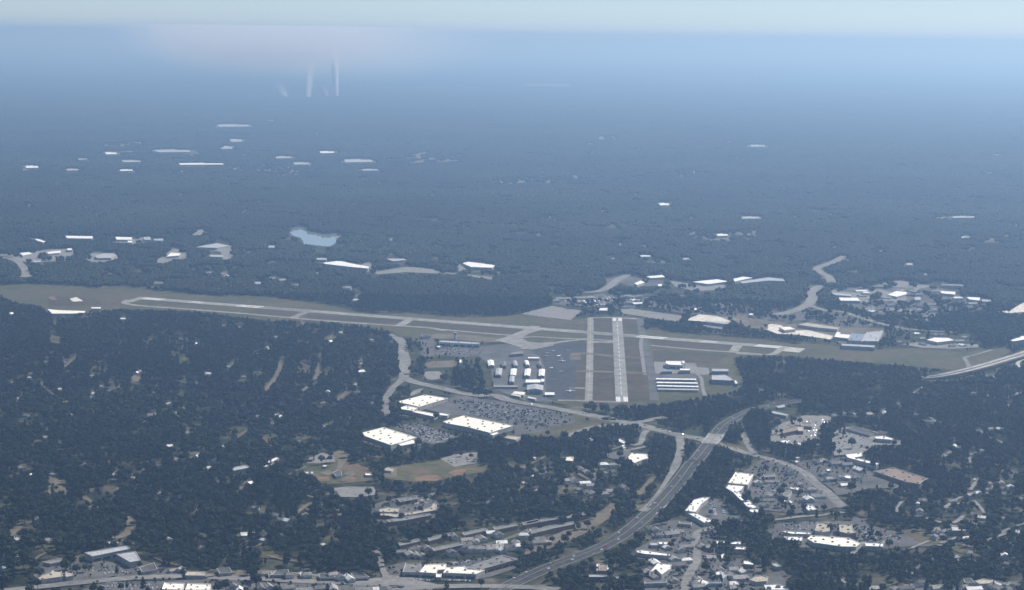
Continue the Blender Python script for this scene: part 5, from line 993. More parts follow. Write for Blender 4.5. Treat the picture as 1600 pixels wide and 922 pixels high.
TOWN = [('A5', [(250, 615), (520, 590), (880, 605), (720, 665), (420, 662), (250, 640)], 14, 'small grey-roofed building in the wide lot beyond the runway crossing', 'buildings beyond the runway crossing'),
        ('A6', [(390, 565), (640, 535), (950, 545), (1280, 640), (1000, 695), (600, 695), (430, 635)], 26, 'small grey-roofed building in the thinly wooded suburb beyond the sheds', 'buildings beyond the industrial sheds'),
        ('B5', [(830, 135), (1050, 145), (1290, 155), (1330, 215), (930, 212)], 10, 'small grey-roofed building in the scrub beside the industrial sheds', 'buildings beside the industrial sheds'),
        ('C2', [(300, 560), (560, 520), (1000, 440), (1500, 350), (1500, 540), (1200, 610), (900, 600), (600, 650), (320, 630)], 30, 'small grey-roofed house among the long apartment rows', 'houses among the apartment rows'),
        ('C3', [(480, 490), (860, 455), (1000, 640), (700, 730), (420, 650)], 14, 'small grey-roofed house in the thin woods above the apartment rows', 'houses above the apartment rows'),
('C4', [(1010, 350), (1580, 350), (1380, 560), (1360, 700), (1300, 850), (1010, 850)], 16, 'small grey-roofed building amid the lots between highway and pale road', 'buildings between highway and pale road'),
        ('C6', [(190, 380), (300, 380), (300, 600), (520, 610), (700, 660), (680, 850), (130, 850), (180, 620)], 16, 'small grey-roofed building amid the lots below the two parallel shops', 'buildings below the parallel shops'),
        ('C5', [(620, 640), (700, 520), (900, 570), (1050, 700), (1150, 820), (960, 890), (660, 880)], 12, 'small grey-roofed building amid the lots beside the stepped white strip', 'buildings beside the stepped strip'),
        ('C5', [(950, 520), (1320, 490), (1520, 570), (1500, 680), (1320, 730), (1130, 650)], 10, 'small grey-roofed building on the far side of the boulevard', 'buildings across the boulevard'),
        ('C8', [(340, 800), (1060, 800), (1560, 790), (1560, 860), (340, 860)], 12, 'small grey-roofed building in the lower corner beyond the woods', 'buildings in the lower corner'),
        ('B7', [(480, 800), (1150, 830), (1150, 850), (480, 842)], 6, 'small grey-roofed building between woods and main street', 'buildings beside the main street'),
        ('B7', [(0, 880), (1300, 905), (1300, 918), (0, 915)], 10, 'small grey-roofed building on the near side of the main street', 'buildings on the near side of the main street')]
for reg, pts, n, lb, grp in TOWN:
    q = P(reg, pts); xs = [p[0] for p in q]; ys = [p[1] for p in q]; c = 0
    for _ in range(n * 30):
        p = (random.uniform(min(xs), max(xs)), random.uniform(min(ys), max(ys)))
        if c >= n: break
        if not inside(p, q) or COVER[int(p[1] + MY), int(p[0] + MX)] <= 0 or (reg[0] == 'C' and COVER[int(p[1] + 5 + MY), int(p[0] + MX)] <= 0): continue
        far_ = reg[0] in 'A'
        wpt = g(p[0], p[1], 4.5); k = random.randrange(3); kind = (HK_WHITE if c % 7 == 0 else HK)[k]
        r = link('house', None, loc=(wpt.x, wpt.y, 0)); r.rotation_euler.z = random.choice((.3, 1.87)) + random.uniform(-.15, .15); r.scale = (random.uniform(.9, 1.5), random.uniform(.9, 1.3), random.uniform(.9, 1.2))
        if far_: r.scale = [q_ * 1.7 for q_ in r.scale]; r.scale.z *= .6
        tag(r, lb.replace('small grey-roofed', ('small', 'long', 'small hip-roofed')[k] + (' white' if kind is HK_WHITE[k] else ' grey') + ' roofed').replace('hip-roofed white roofed', 'white hip-roofed').replace('hip-roofed grey roofed', 'grey hip-roofed'), 'house', grp)
        for nm, me in kind: link(nm, me, r)
        paint_ell(p[0], p[1], *((7, 2.5) if far_ else (8, 5)), 0); c += 1; BLD.append((wpt.x, wpt.y, lb))

# ------------------------------------------------------------------ cars
def car_mesh(colour):
    prof = [(-2.2, .35), (-2.2, .85), (-1.9, .95), (-1.3, 1.42), (.45, 1.45), (1.15, .98), (2.15, .8), (2.25, .35)]
    v = []; f = []; mi = []
    for w_, tpw in ((-.88, .72), (.88, -.72)):
        for x, z in prof: v.append((x, (w_ if z < 1.2 else -tpw), z))
    n = len(prof)
    for i in range(n):
        j = (i + 1) % n
        f.append((i, j, n + j, n + i)); mi.append(1 if i in (2, 4) else (2 if i == n - 1 else 0))
    f += [tuple(range(n - 1, -1, -1)), tuple(range(n, 2 * n))]; mi += [0, 0]
    for sx in (-1.35, 1.35):
        for sy in (-.8, .8):
            b0 = len(v)
            for yy in (sy - .12, sy + .12): v += [(sx + .33 * math.cos(a), yy, .33 + .33 * math.sin(a)) for a in [q * math.pi / 3 for q in range(6)]]
            f += [tuple(b0 + q for q in (0, 1, 2, 3, 4, 5)), tuple(b0 + 6 + q for q in (5, 4, 3, 2, 1, 0))] + [(b0 + q, b0 + (q + 1) % 6, b0 + 6 + (q + 1) % 6, b0 + 6 + q) for q in range(6)]; mi += [2] * 8
    return mesh('car', v, f, [colour, 'glass', 'tyre'], mi)
CM = {c: car_mesh(c) for c in ('car_white', 'car_silver', 'car_dark', 'car_red', 'car_blue')}
CN = [('car_white', 'white'), ('car_silver', 'silver'), ('car_dark', 'black'), ('car_red', 'red'), ('car_blue', 'blue')]
CW = [.42, .28, .16, .07, .07]
stuff_cars = []
ncar = [0]
def car_rows(reg, pts, n, where, frac=1.0, z=.42, ang=None):
    wp = [g(x, y) for x, y in P(reg, pts)]
    a = wp[1] - wp[0]; an = math.atan2(a.y, a.x) if ang is None else ang
    ca, sa = math.cos(an), math.sin(an)
    q = [(p.x * ca + p.y * sa, -p.x * sa + p.y * ca) for p in wp]
    u0, u1 = min(p[0] for p in q), max(p[0] for p in q); w0, w1 = min(p[1] for p in q), max(p[1] for p in q)
    spots = []
    yy = w0 + 3
    while yy < w1:
        for dy, fl in ((0, 0), (5.4, 1)):
            uu = u0 + 2
            while uu < u1:
                if inside((uu, yy + dy), q): spots.append((uu, yy + dy, fl))
                uu += 2.9
        yy += 18.5
    random.shuffle(spots)
    spots = spots[:n]
    for i, (uu, vv_, fl) in enumerate(spots):
        x, y = uu * ca - vv_ * sa, uu * sa + vv_ * ca
        c = random.choices(CN, CW)[0]; rz = an + math.pi / 2 + (math.pi if fl else 0) + random.uniform(-.04, .04)
        if random.random() < frac and ncar[0] < 290:
            o = link('parked_car', CM[c[0]], loc=(x, y, z)); o.rotation_euler.z = rz; tag(o, f'{c[1]} car parked {where}', 'car', f'cars parked {where}'); ncar[0] += 1
        else: stuff_cars.append((x, y, z, rz, CN.index(c)))
# moving cars first: they stand out singly on the roads
def cars_on(line, offs, idx, road_name, zoff=.15):
    for k, (i, o_) in enumerate(zip(idx, offs)):
        p, q2 = line[i], line[i + 1]; t = q2 - p; tt = Vector((t.x, t.y, 0)).normalized(); s_ = Vector((tt.y, -tt.x, 0))
        c = random.choices(CN, [.6, .3, .06, .02, .02])[0]
        o = link('car', CM[c[0]], loc=p + s_ * o_ + Vector((0, 0, zoff))); o.rotation_euler = (0, -math.atan2(t.z, Vector((t.x, t.y)).length) * (1 if o_ < 0 else -1), math.atan2(tt.y, tt.x) + (0 if o_ < 0 else math.pi))
        sz = 1.15; o.scale = (sz, sz, sz)
        tag(o, f'{c[1]} car driving on the {road_name}', 'car', f'cars driving on the {road_name}'); ncar[0] += 1
n_h = len(hl)
ids = [int(n_h * t) for t in (.1, .12, .17, .23, .25, .29, .31, .35, .41, .46, .5, .54, .58, .61, .65, .685, .715, .75, .785, .815, .85, .89, .14, .2, .27, .33, .38, .44, .47, .52, .56, .60, .63, .67, .70, .73, .77, .80, .83, .87, .91)]
cars_on(hl, [random.choice((-11.5, -8, -4.5, 4.5, 8, 11.5)) for _ in ids], ids, 'highway')
ids = [int(len(BLVD) * t) for t in (.08, .15, .23, .3, .37, .42, .49, .52, .55, .6, .72, .75, .78, .82, .86, .9, .95)]
cars_on(BLVD, [random.choice((-6, -2.8, 2.8, 6)) for _ in ids], ids, 'boulevard', .05)
car_rows('C6', [(200, 200), (190, 150), (280, 110), (400, 190), (430, 240), (320, 260)], 60, 'inside the curve of the strip mall')
car_rows('B3', [(560, 735), (450, 640), (780, 660), (1050, 720), (1000, 800), (890, 800)], 330, 'in the wide lot by the two upper stores', .25)
car_rows('C1', [(330, 300), (430, 290), (700, 378), (560, 430), (450, 400)], 200, 'beside the lowest white store', .35)
car_rows('C7', [(300, 700), (470, 700), (530, 716), (500, 725), (300, 728)], 10, 'before the brown-roofed building')
car_rows('C6', [(880, 300), (1110, 300), (1110, 370), (860, 365)], 40, 'behind the white low mall block', .6)
car_rows('C8', [(250, 350), (450, 380), (600, 450), (450, 510), (250, 450)], 70, 'past the end of the octagonal mall', .4)
car_rows('C5', [(600, 700), (680, 640), (800, 720), (760, 860), (640, 850)], 90, 'in the lots beside the stepped white strip', .4)
car_rows('C5', [(1000, 190), (1180, 170), (1180, 240), (1100, 320), (1010, 320)], 60, 'behind the twin office wings', .3)
car_rows('C7', [(30, 330), (110, 280), (280, 320), (260, 420), (40, 440)], 50, 'in the wide pale lot', .3)
car_rows('C2', [(700, 700), (870, 680), (900, 700), (720, 730)], 25, 'behind the shopping strip')
car_rows('C2', [(400, 830), (620, 838), (880, 845), (900, 858), (400, 850)], 30, 'before the shopping strip', .7)
car_rows('C2', [(330, 215), (450, 195), (560, 200), (540, 240), (330, 250)], 40, 'in the school yard', .5)
car_rows('B6', [(780, 745), (900, 735), (930, 800), (640, 830), (560, 780)], 40, 'behind the main street shops', .5)
car_rows('B6', [(700, 880), (1000, 865), (1040, 920), (600, 922)], 50, 'on the near side of the main street', .6)
car_rows('B3', [(400, 275), (640, 280), (600, 330), (380, 320)], 80, 'in front of the terminal', .15)
car_rows('A5', [(280, 630), (520, 600), (700, 620), (480, 655)], 160, 'beyond the runway crossing', 0)
car_rows('C1', [(600, 545), (690, 515), (840, 505), (840, 560), (700, 585)], 50, 'in the park lot', .15)

# ------------------------------------------------------------------ trees
def lump(bm, c, r, rs, jitter=.28, mi=0, sub=1):
    ret = bmesh.ops.create_icosphere(bm, subdivisions=sub, radius=1.0)
    for vtx in ret['verts']:
        k = 1 + rs.uniform(-jitter, jitter)
        vtx.co = Vector((c[0] + vtx.co.x * r[0] * k, c[1] + vtx.co.y * r[1] * k, c[2] + vtx.co.z * r[2] * k))
    for fc in {fa for vtx in ret['verts'] for fa in vtx.link_faces}: fc.material_index = mi
def leaves(bm, n, cz, R_, Hh, rs, size, mi=0):
    for _ in range(n):
        a = rs.uniform(0, 2 * math.pi); b = rs.uniform(-.5, 1); k = rs.uniform(.86, 1.12); rr = math.sqrt(max(0, 1 - b * b))
        c = Vector((R_ * rr * math.cos(a) * k, R_ * rr * math.sin(a) * k, cz + Hh * b * k))
        u_ = Vector((rs.uniform(-1, 1), rs.uniform(-1, 1), rs.uniform(-1, 1))).normalized(); w_ = u_.orthogonal().normalized(); s_ = size * rs.uniform(.6, 1.3)
        vs = [bm.verts.new(c + u_ * s_), bm.verts.new(c + w_ * s_ * .7), bm.verts.new(c - u_ * s_), bm.verts.new(c - w_ * s_ * .7)]
        fc = bm.faces.new(vs); fc.material_index = mi
def crown_bm(kind, seed):
    rs = random.Random(seed); bm = bmesh.new()
    if kind == 'pine':
        for k in range(7):
            z = 5 + k * 1.55; r = 2.9 * (1 - k / 8.2)
            lump(bm, (rs.uniform(-.5, .5), rs.uniform(-.5, .5), z), (r * rs.uniform(.8, 1.2), r * rs.uniform(.8, 1.2), 1.1), rs, .35)
        leaves(bm, 60, 9, 2.4, 5, rs, .7)
    else:
        Rr = rs.uniform(3.9, 4.9); Hh = rs.uniform(3.6, 4.6)
        lump(bm, (0, 0, 8.2), (Rr * .72, Rr * .72, Hh * .8), rs, .2)
        for k in range(8):
            a = k * 2.4 + rs.uniform(-.4, .4); b = rs.uniform(-.25, .75); rr = Rr * .62 * math.sqrt(max(.1, 1 - b * b))
            q = rs.uniform(.34, .52) * Rr
            lump(bm, (rr * math.cos(a), rr * math.sin(a), 8.2 + b * Hh * .75), (q, q, q * .8), rs, .3)
        leaves(bm, 90, 8.2, Rr * .98, Hh, rs, .75)
    return bm
def trunk_bm(kind, seed, mi=0):
    rs = random.Random(seed); bm = bmesh.new()
    def tube(a, b, ra, rb):
        a, b = Vector(a), Vector(b); d = (b - a).normalized(); u_ = d.orthogonal().normalized(); w_ = d.cross(u_)
        A_ = [bm.verts.new(a + (u_ * math.cos(t) + w_ * math.sin(t)) * ra) for t in [i * math.pi / 3 for i in range(6)]]
        B_ = [bm.verts.new(b + (u_ * math.cos(t) + w_ * math.sin(t)) * rb) for t in [i * math.pi / 3 for i in range(6)]]
        for i in range(6):
            fc = bm.faces.new((A_[i], A_[(i + 1) % 6], B_[(i + 1) % 6], B_[i])); fc.material_index = mi
    tube((0, 0, -.3), (0, 0, 7 if kind != 'pine' else 14), .34, .16 if kind != 'pine' else .05)
    if kind != 'pine':
        for k in range(4):
            a = k * 1.6 + rs.uniform(-.3, .3); tube((0, 0, 3.6 + k * .7), (2.4 * math.cos(a), 2.4 * math.sin(a), 6.6 + k * .6), .16, .06)
    return bm
def bm_mesh(bm, name, mats):
    me = bpy.data.meshes.new(name); bm.to_mesh(me); bm.free()
    for m in mats: me.materials.append(M[m])
    return me
KINDS_T = ['oak'] * 5 + ['pine'] * 2
TREE = []
for i, k in enumerate(KINDS_T):
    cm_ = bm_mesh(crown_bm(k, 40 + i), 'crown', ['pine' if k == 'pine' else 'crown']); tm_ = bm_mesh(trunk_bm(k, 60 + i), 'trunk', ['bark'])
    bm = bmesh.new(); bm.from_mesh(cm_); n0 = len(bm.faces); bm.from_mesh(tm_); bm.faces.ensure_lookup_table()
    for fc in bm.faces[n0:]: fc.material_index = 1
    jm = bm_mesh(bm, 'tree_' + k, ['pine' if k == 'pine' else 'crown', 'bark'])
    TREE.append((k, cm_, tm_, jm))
def grove_mesh(seed, ext, n, sub=1):
    rs = random.Random(seed); bm = bmesh.new()
    for k in range(n):
        x, y = rs.uniform(-ext / 2, ext / 2), rs.uniform(-ext / 2, ext / 2); r = rs.uniform(3.4, 6.2); h = rs.uniform(9, 15)
        lump(bm, (x, y, h - r * .8), (r, r, r * rs.uniform(.75, 1.1)), rs, .3, sub=sub)
    return bm_mesh(bm, 'grove', ['crown'])
GROVE_M = [grove_mesh(i, 17, 7) for i in range(6)]
GROVE_F = [grove_mesh(20 + i, 38, 26) for i in range(6)]

def gn_scatter(name, label, pts, rots, scls, idx, meshes):
    """a mass of plants too many to count: points carrying whole trees"""
    coll = bpy.data.collections.new(name + '_kinds')
    for i, me in enumerate(meshes):
        o = bpy.data.objects.new(f'{name}_kind_{i:02d}', me); coll.objects.link(o)
    me = bpy.data.meshes.new(name); me.vertices.add(len(pts)); me.vertices.foreach_set('co', np.asarray(pts, np.float32).ravel())
    a = me.attributes.new('rz', 'FLOAT', 'POINT'); a.data.foreach_set('value', np.asarray(rots, np.float32))
    a = me.attributes.new('sc', 'FLOAT', 'POINT'); a.data.foreach_set('value', np.asarray(scls, np.float32))
    a = me.attributes.new('kd', 'INT', 'POINT'); a.data.foreach_set('value', np.asarray(idx, np.int32))
    o = link(name, me); tag(o, label, kind='stuff')
    ng = bpy.data.node_groups.new(name + '_scatter', 'GeometryNodeTree')
    ng.interface.new_socket('Geometry', in_out='INPUT', socket_type='NodeSocketGeometry'); ng.interface.new_socket('Geometry', in_out='OUTPUT', socket_type='NodeSocketGeometry')
    gi = ng.nodes.new('NodeGroupInput'); go = ng.nodes.new('NodeGroupOutput')
    ci = ng.nodes.new('GeometryNodeCollectionInfo'); ci.inputs[0].default_value = coll; ci.inputs[1].default_value = True; ci.inputs[2].default_value = True
    ip = ng.nodes.new('GeometryNodeInstanceOnPoints'); ip.inputs['Pick Instance'].default_value = True
    def na(nm, ty):
        n_ = ng.nodes.new('GeometryNodeInputNamedAttribute'); n_.data_type = ty; n_.inputs[0].default_value = nm; return n_.outputs[0]
    cx = ng.nodes.new('ShaderNodeCombineXYZ'); ng.links.new(na('rz', 'FLOAT'), cx.inputs[2])
    er = ng.nodes.new('FunctionNodeEulerToRotation'); ng.links.new(cx.outputs[0], er.inputs[0])
    ng.links.new(gi.outputs[0], ip.inputs['Points']); ng.links.new(ci.outputs[0], ip.inputs['Instance']); ng.links.new(na('kd', 'INT'), ip.inputs['Instance Index'])
    ng.links.new(er.outputs[0], ip.inputs['Rotation']); ng.links.new(na('sc', 'FLOAT'), ip.inputs['Scale']); ng.links.new(ip.outputs[0], go.inputs[0])
    md = o.modifiers.new('scatter', 'NODES'); md.node_group = ng
    return o
def grid_points(z0, z1, sp):
    half = .2424 * z1 * 1.06 + 120
    xs = np.arange(-half, half, sp); ys = np.arange(z0, z1, sp)
    X, Y = np.meshgrid(xs, ys); X = X + rng.uniform(-.46, .46, X.shape) * sp; Y = Y + rng.uniform(-.46, .46, Y.shape) * sp
    X, Y = X.ravel(), Y.ravel(); k = np.abs(X) < .2424 * Y * 1.06 + 120
    return X[k], Y[k]
FORCE = np.zeros(COVER.shape, bool)                                  # tree belts that stand in front of roads
_c = COVER.copy(); COVER[:] = 0
for reg, pts in (('C5', [(380, 350), (430, 255), (480, 255), (505, 330), (510, 400), (420, 372)]), ('B4', [(120, 690), (300, 722), (480, 730), (600, 700), (700, 735), (560, 770), (420, 762), (150, 712)]), ('C5', [(540, 200), (600, 150), (700, 160), (730, 230), (730, 400), (700, 440), (640, 420), (560, 280)]),
                 ('C5', [(730, 420), (830, 418), (1040, 425), (1110, 400), (1120, 440), (1000, 470), (860, 490), (740, 470)]), ('C5', [(1150, 270), (1230, 240), (1240, 330), (1245, 470), (1190, 480), (1150, 400)]), ('C6', [(330, 100), (420, 110), (560, 230), (640, 290), (560, 280), (440, 200)]), ('C6', [(290, 380), (560, 360), (680, 420), (820, 480), (1000, 540), (1000, 600), (560, 600), (540, 560), (570, 520), (530, 450), (320, 445)]), ('C3', [(480, 260), (820, 185), (1040, 170), (1040, 240), (860, 235), (600, 300)])):
    paint(P(reg, pts), 1)
FORCE[:] = COVER > .5; COVER[:] = _c
def forced(X, Y):
    px_, py_ = proj(X, Y, 0.0); ix = np.clip((px_ + MX).astype(int), 0, 2399); iy = np.clip((py_ + MY).astype(int), 0, 1119)
    return FORCE[iy, ix]
def keep(X, Y, top, extra=0.0):
    p0 = cover_at(*proj(X, Y, 0.0)); p1 = cover_at(*proj(X, Y, top * .5)); p2 = cover_at(*proj(X, Y, top * .93))
    pr = np.minimum(np.minimum(p0, p1), p2)
    pr = np.where(forced(X, Y), .95, pr)
    return rng.uniform(0, 1, X.shape) < pr
def keep_wide(X, Y, top, r):
    pr = np.ones(X.shape)
    for dx, dy in ((0, 0), (r, 0), (-r, 0), (0, -r)):
        for hz in (0.0, top * .5, top * .95): pr = np.minimum(pr, cover_at(*proj(X + dx, Y + dy, hz)))
    pr = np.where(pr < .6, pr * .6, pr)
    return rng.uniform(0, 1, X.shape) < pr
def vnoise(X, Y, cell, seed):
    r2 = np.random.default_rng(seed); n_ = 512; T = r2.uniform(0, 1, (n_, n_))
    u_, v_ = X / cell + 100.3, Y / cell + 50.7; i, j = np.floor(u_).astype(int), np.floor(v_).astype(int); a, b = u_ - i, v_ - j
    a = a * a * (3 - 2 * a); b = b * b * (3 - 2 * b)
    q = lambda ii, jj: T[ii % n_, jj % n_]
    return (q(i, j) * (1 - a) + q(i + 1, j) * a) * (1 - b) + (q(i, j + 1) * (1 - a) + q(i + 1, j + 1) * a) * b
# near woods: single trees
X, Y = grid_points(2350, 5600, 8.6)
h = 14.0 * (.6 + .75 * rng.uniform(0, 1, X.shape) ** 1.5) * (.72 + .56 * vnoise(X, Y, 70, 3))
k = keep(X, Y, h); X, Y, h = X[k], Y[k], h[k]
# small gaps: gardens, drives and streets inside the woods
gx, gy = grid_points(2500, 5600, 62); kk = rng.uniform(0, 1, gx.shape) < .42; gx, gy = gx[kk], gy[kk]; gr = rng.uniform(6, 19, gx.shape)
drop = np.zeros(X.shape, bool)
for cx_, cy_, cr_ in zip(gx, gy, gr):
    drop |= (np.abs(X - cx_) < cr_) & (Y - cy_ < cr_) & (Y - cy_ > -cr_ - 38)
drop &= (rng.uniform(0, 1, X.shape) < .93) & ~forced(X, Y)
X, Y, h = X[~drop], Y[~drop], h[~drop]
sc = h / 12.5
kind = np.where(rng.uniform(0, 1, X.shape) < .16 + .35 * (vnoise(X, Y, 260, 5) > .62), rng.integers(5, 7, X.shape), rng.integers(0, 5, X.shape))
rz = rng.uniform(0, 6.28, X.shape)
px, py = proj(X, Y, h * .7)
vis = np.where((px > 4) & (px < 1596) & (py > 600) & (py < 916))[0]
order = vis[np.argsort(Y[vis])][:300]
own = np.zeros(X.shape, bool); own[order] = True
for i in order:                                                     # the 300 trees that show largest stand as trees of their own
    kd, cm_, tm_, jm = TREE[kind[i]]
    t = link('pine_tree' if kd == 'pine' else 'broadleaf_tree', None, loc=(X[i], Y[i], 0)); t.rotation_euler.z = rz[i]; t.scale = (sc[i],) * 3
    near = min(BLD, key=lambda b: (b[0] - X[i]) ** 2 + (b[1] - Y[i]) ** 2)[2]
    size_ = 'small' if sc[i] < .75 else ('tall' if sc[i] > 1.1 else 'dark')
    tag(t, f"{size_} {'pine' if kd == 'pine' else 'leafy tree'} near the {' '.join(near.split()[:12])}", 'tree', ('pines' if kd == 'pine' else 'leafy trees') + ' near the bottom of the view')
    link('crown', cm_, t); link('trunk', tm_, t)
N = ~own
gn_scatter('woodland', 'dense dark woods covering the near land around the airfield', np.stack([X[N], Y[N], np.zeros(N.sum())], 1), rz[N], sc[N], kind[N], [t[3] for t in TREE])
# small trees in the parking lots
LT = [('B3', [(450, 640), (780, 660), (1300, 750), (1280, 800), (1000, 860), (890, 810), (560, 735)], 330), ('C1', [(250, 322), (430, 288), (710, 378), (540, 432), (430, 375)], 70), ('C5', [(560, 620), (680, 500), (960, 570), (1200, 800), (960, 900), (640, 890)], 190), ('C5', [(900, 510), (1330, 490), (1530, 570), (1500, 690), (1300, 740), (1100, 640)], 110), ('C7', [(0, 300), (180, 240), (340, 300), (250, 440), (20, 460)], 14), ('C6', [(600, 340), (860, 310), (1600, 300), (1600, 530), (900, 500)], 90), ('C8', [(20, 330), (300, 330), (600, 440), (430, 510), (20, 520)], 60),
      ('C6', [(0, 350), (320, 350), (310, 600), (700, 660), (700, 900), (0, 900)], 120), ('C4', [(1000, 340), (1600, 340), (1600, 860), (1010, 860)], 110), ('C2', [(220, 760), (700, 700), (1140, 650), (1260, 720), (900, 840), (300, 820)], 40), ('B6', [(300, 760), (900, 740), (1300, 815), (1300, 900), (500, 900)], 70), ('B7', [(0, 860), (1300, 900), (1300, 920), (0, 920)], 60), ('B3', [(200, 230), (400, 270), (640, 280), (600, 340), (270, 340)], 40), ('C2', [(130, 250), (600, 180), (620, 340), (230, 390)], 34), ('C5', [(740, 280), (1200, 160), (1120, 400), (740, 400)], 26), ('A5', [(240, 630), (880, 610), (700, 660), (240, 645)], 60)]
lx, ly, ls = [], [], []
for reg, pts, n in LT:
    q = P(reg, pts); xs = [p[0] for p in q]; ys = [p[1] for p in q]; c = 0; n = int(n * .7)
    for _ in range(n * 12):
        p = (random.uniform(min(xs), max(xs)), random.uniform(min(ys), max(ys)))
        if not inside(p, q): continue
        wpt = g(*p); s_ = random.uniform(.24, .48)
        tpx = proj(np.array([wpt.x]), np.array([wpt.y]), 12.5 * s_)
        iy, ix = int(p[1] + MY), int(p[0] + MX); iy2, ix2 = int(tpx[1][0] + MY), int(tpx[0][0] + MX)
        onroad = min((wpt.x - b.x) ** 2 + (wpt.y - b.y) ** 2 for b in BLVD) < 150
        if onroad: continue
        if COVER[iy, ix] == 0 and reg not in ('B3', 'C1'): continue
        lx.append(wpt.x); ly.append(wpt.y); ls.append(s_); c += 1
        if c >= n: break
# keep lot trees off the roofs
roofs = []
for o in list(bpy.data.objects):
    if o.name.startswith('wall') and o.parent is not None and o.parent.type == 'EMPTY':
        L_ = o.parent.location
        if 2400 < L_.y < 6500:
            nv = len(o.data.vertices) // 2; roofs.append((L_.x, L_.y, [(v.co.x + L_.x, v.co.y + L_.y) for v in o.data.vertices[:nv]]))
def on_roof(x, y): return any(abs(x - rx) < 130 and abs(y - ry) < 130 and inside((x, y), rp) for rx, ry, rp in roofs)
ok = [i for i in range(len(lx)) if not on_roof(lx[i], ly[i])]
gn_scatter('lot_planting', 'small dark trees dotted over the parking lots', [(lx[i], ly[i], 0) for i in ok], [random.uniform(0, 6.28) for _ in ok], [ls[i] for i in ok], [random.randrange(5) for _ in ok], [t[3] for t in TREE[:5]])
if stuff_cars:
    sc_ = [c for c in stuff_cars if not on_roof(c[0], c[1])]
    gn_scatter('parked_car_mass', 'many small cars standing in rows over the farther parking lots', [c[:3] for c in sc_], [c[3] for c in sc_], [1.0] * len(sc_), [c[4] for c in sc_], [CM[c[0]] for c in CN])
# woods beyond the runway: groves
X, Y = grid_points(5600, 11500, 14.5)
k = keep_wide(X, Y, 13.5, 8.0); X, Y = X[k], Y[k]
gap = vnoise(X, Y, 55, 9) > .80 - .10 * vnoise(X, Y, 600, 10); X, Y = X[~gap], Y[~gap]
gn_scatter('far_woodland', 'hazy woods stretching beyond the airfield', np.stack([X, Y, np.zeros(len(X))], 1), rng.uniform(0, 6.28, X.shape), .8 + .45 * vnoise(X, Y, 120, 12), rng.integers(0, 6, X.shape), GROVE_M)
X, Y = grid_points(11500, 30000, 33)
k = keep_wide(X, Y, 12.5, 14.0); X, Y = X[k], Y[k]
gap = vnoise(X, Y, 130, 13) > .84; X, Y = X[~gap], Y[~gap]
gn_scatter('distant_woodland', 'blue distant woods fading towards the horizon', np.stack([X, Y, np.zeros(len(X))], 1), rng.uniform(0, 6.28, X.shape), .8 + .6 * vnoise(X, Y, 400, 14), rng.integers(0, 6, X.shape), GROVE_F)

# ------------------------------------------------------------------ air
def volume_material(name, density, color, aniso, field=None, absorb=1.0):
    m = bpy.data.materials.new(name); m.use_nodes = True; t = m.node_tree; t.nodes.clear()
    out = nd(t, 'ShaderNodeOutputMaterial'); pv = nd(t, 'ShaderNodeVolumePrincipled')
    pv.inputs['Color'].default_value = (*color, 1); pv.inputs['Density'].default_value = density; pv.inputs['Anisotropy'].default_value = aniso
    pv.inputs['Absorption Color'].default_value = (absorb, absorb, absorb, 1)
    t.links.new(pv.outputs[0], out.inputs['Volume'])
    if field: field(t, pv)
    return m
HB = 124000.0
v, f = prism([(-HB, -HB + 1000), (HB, -HB + 1000), (HB, HB + 1000), (-HB, HB + 1000)], -1.5, CAMH + 112)
M['haze'] = volume_material('summer_haze', HAZE_DENSITY, HAZE_COLOR, HAZE_ANISO, absorb=HAZE_ABSORB)
tag(link('haze', mesh('haze', v, f, 'haze')), 'blue summer haze over the whole land', kind='stuff')
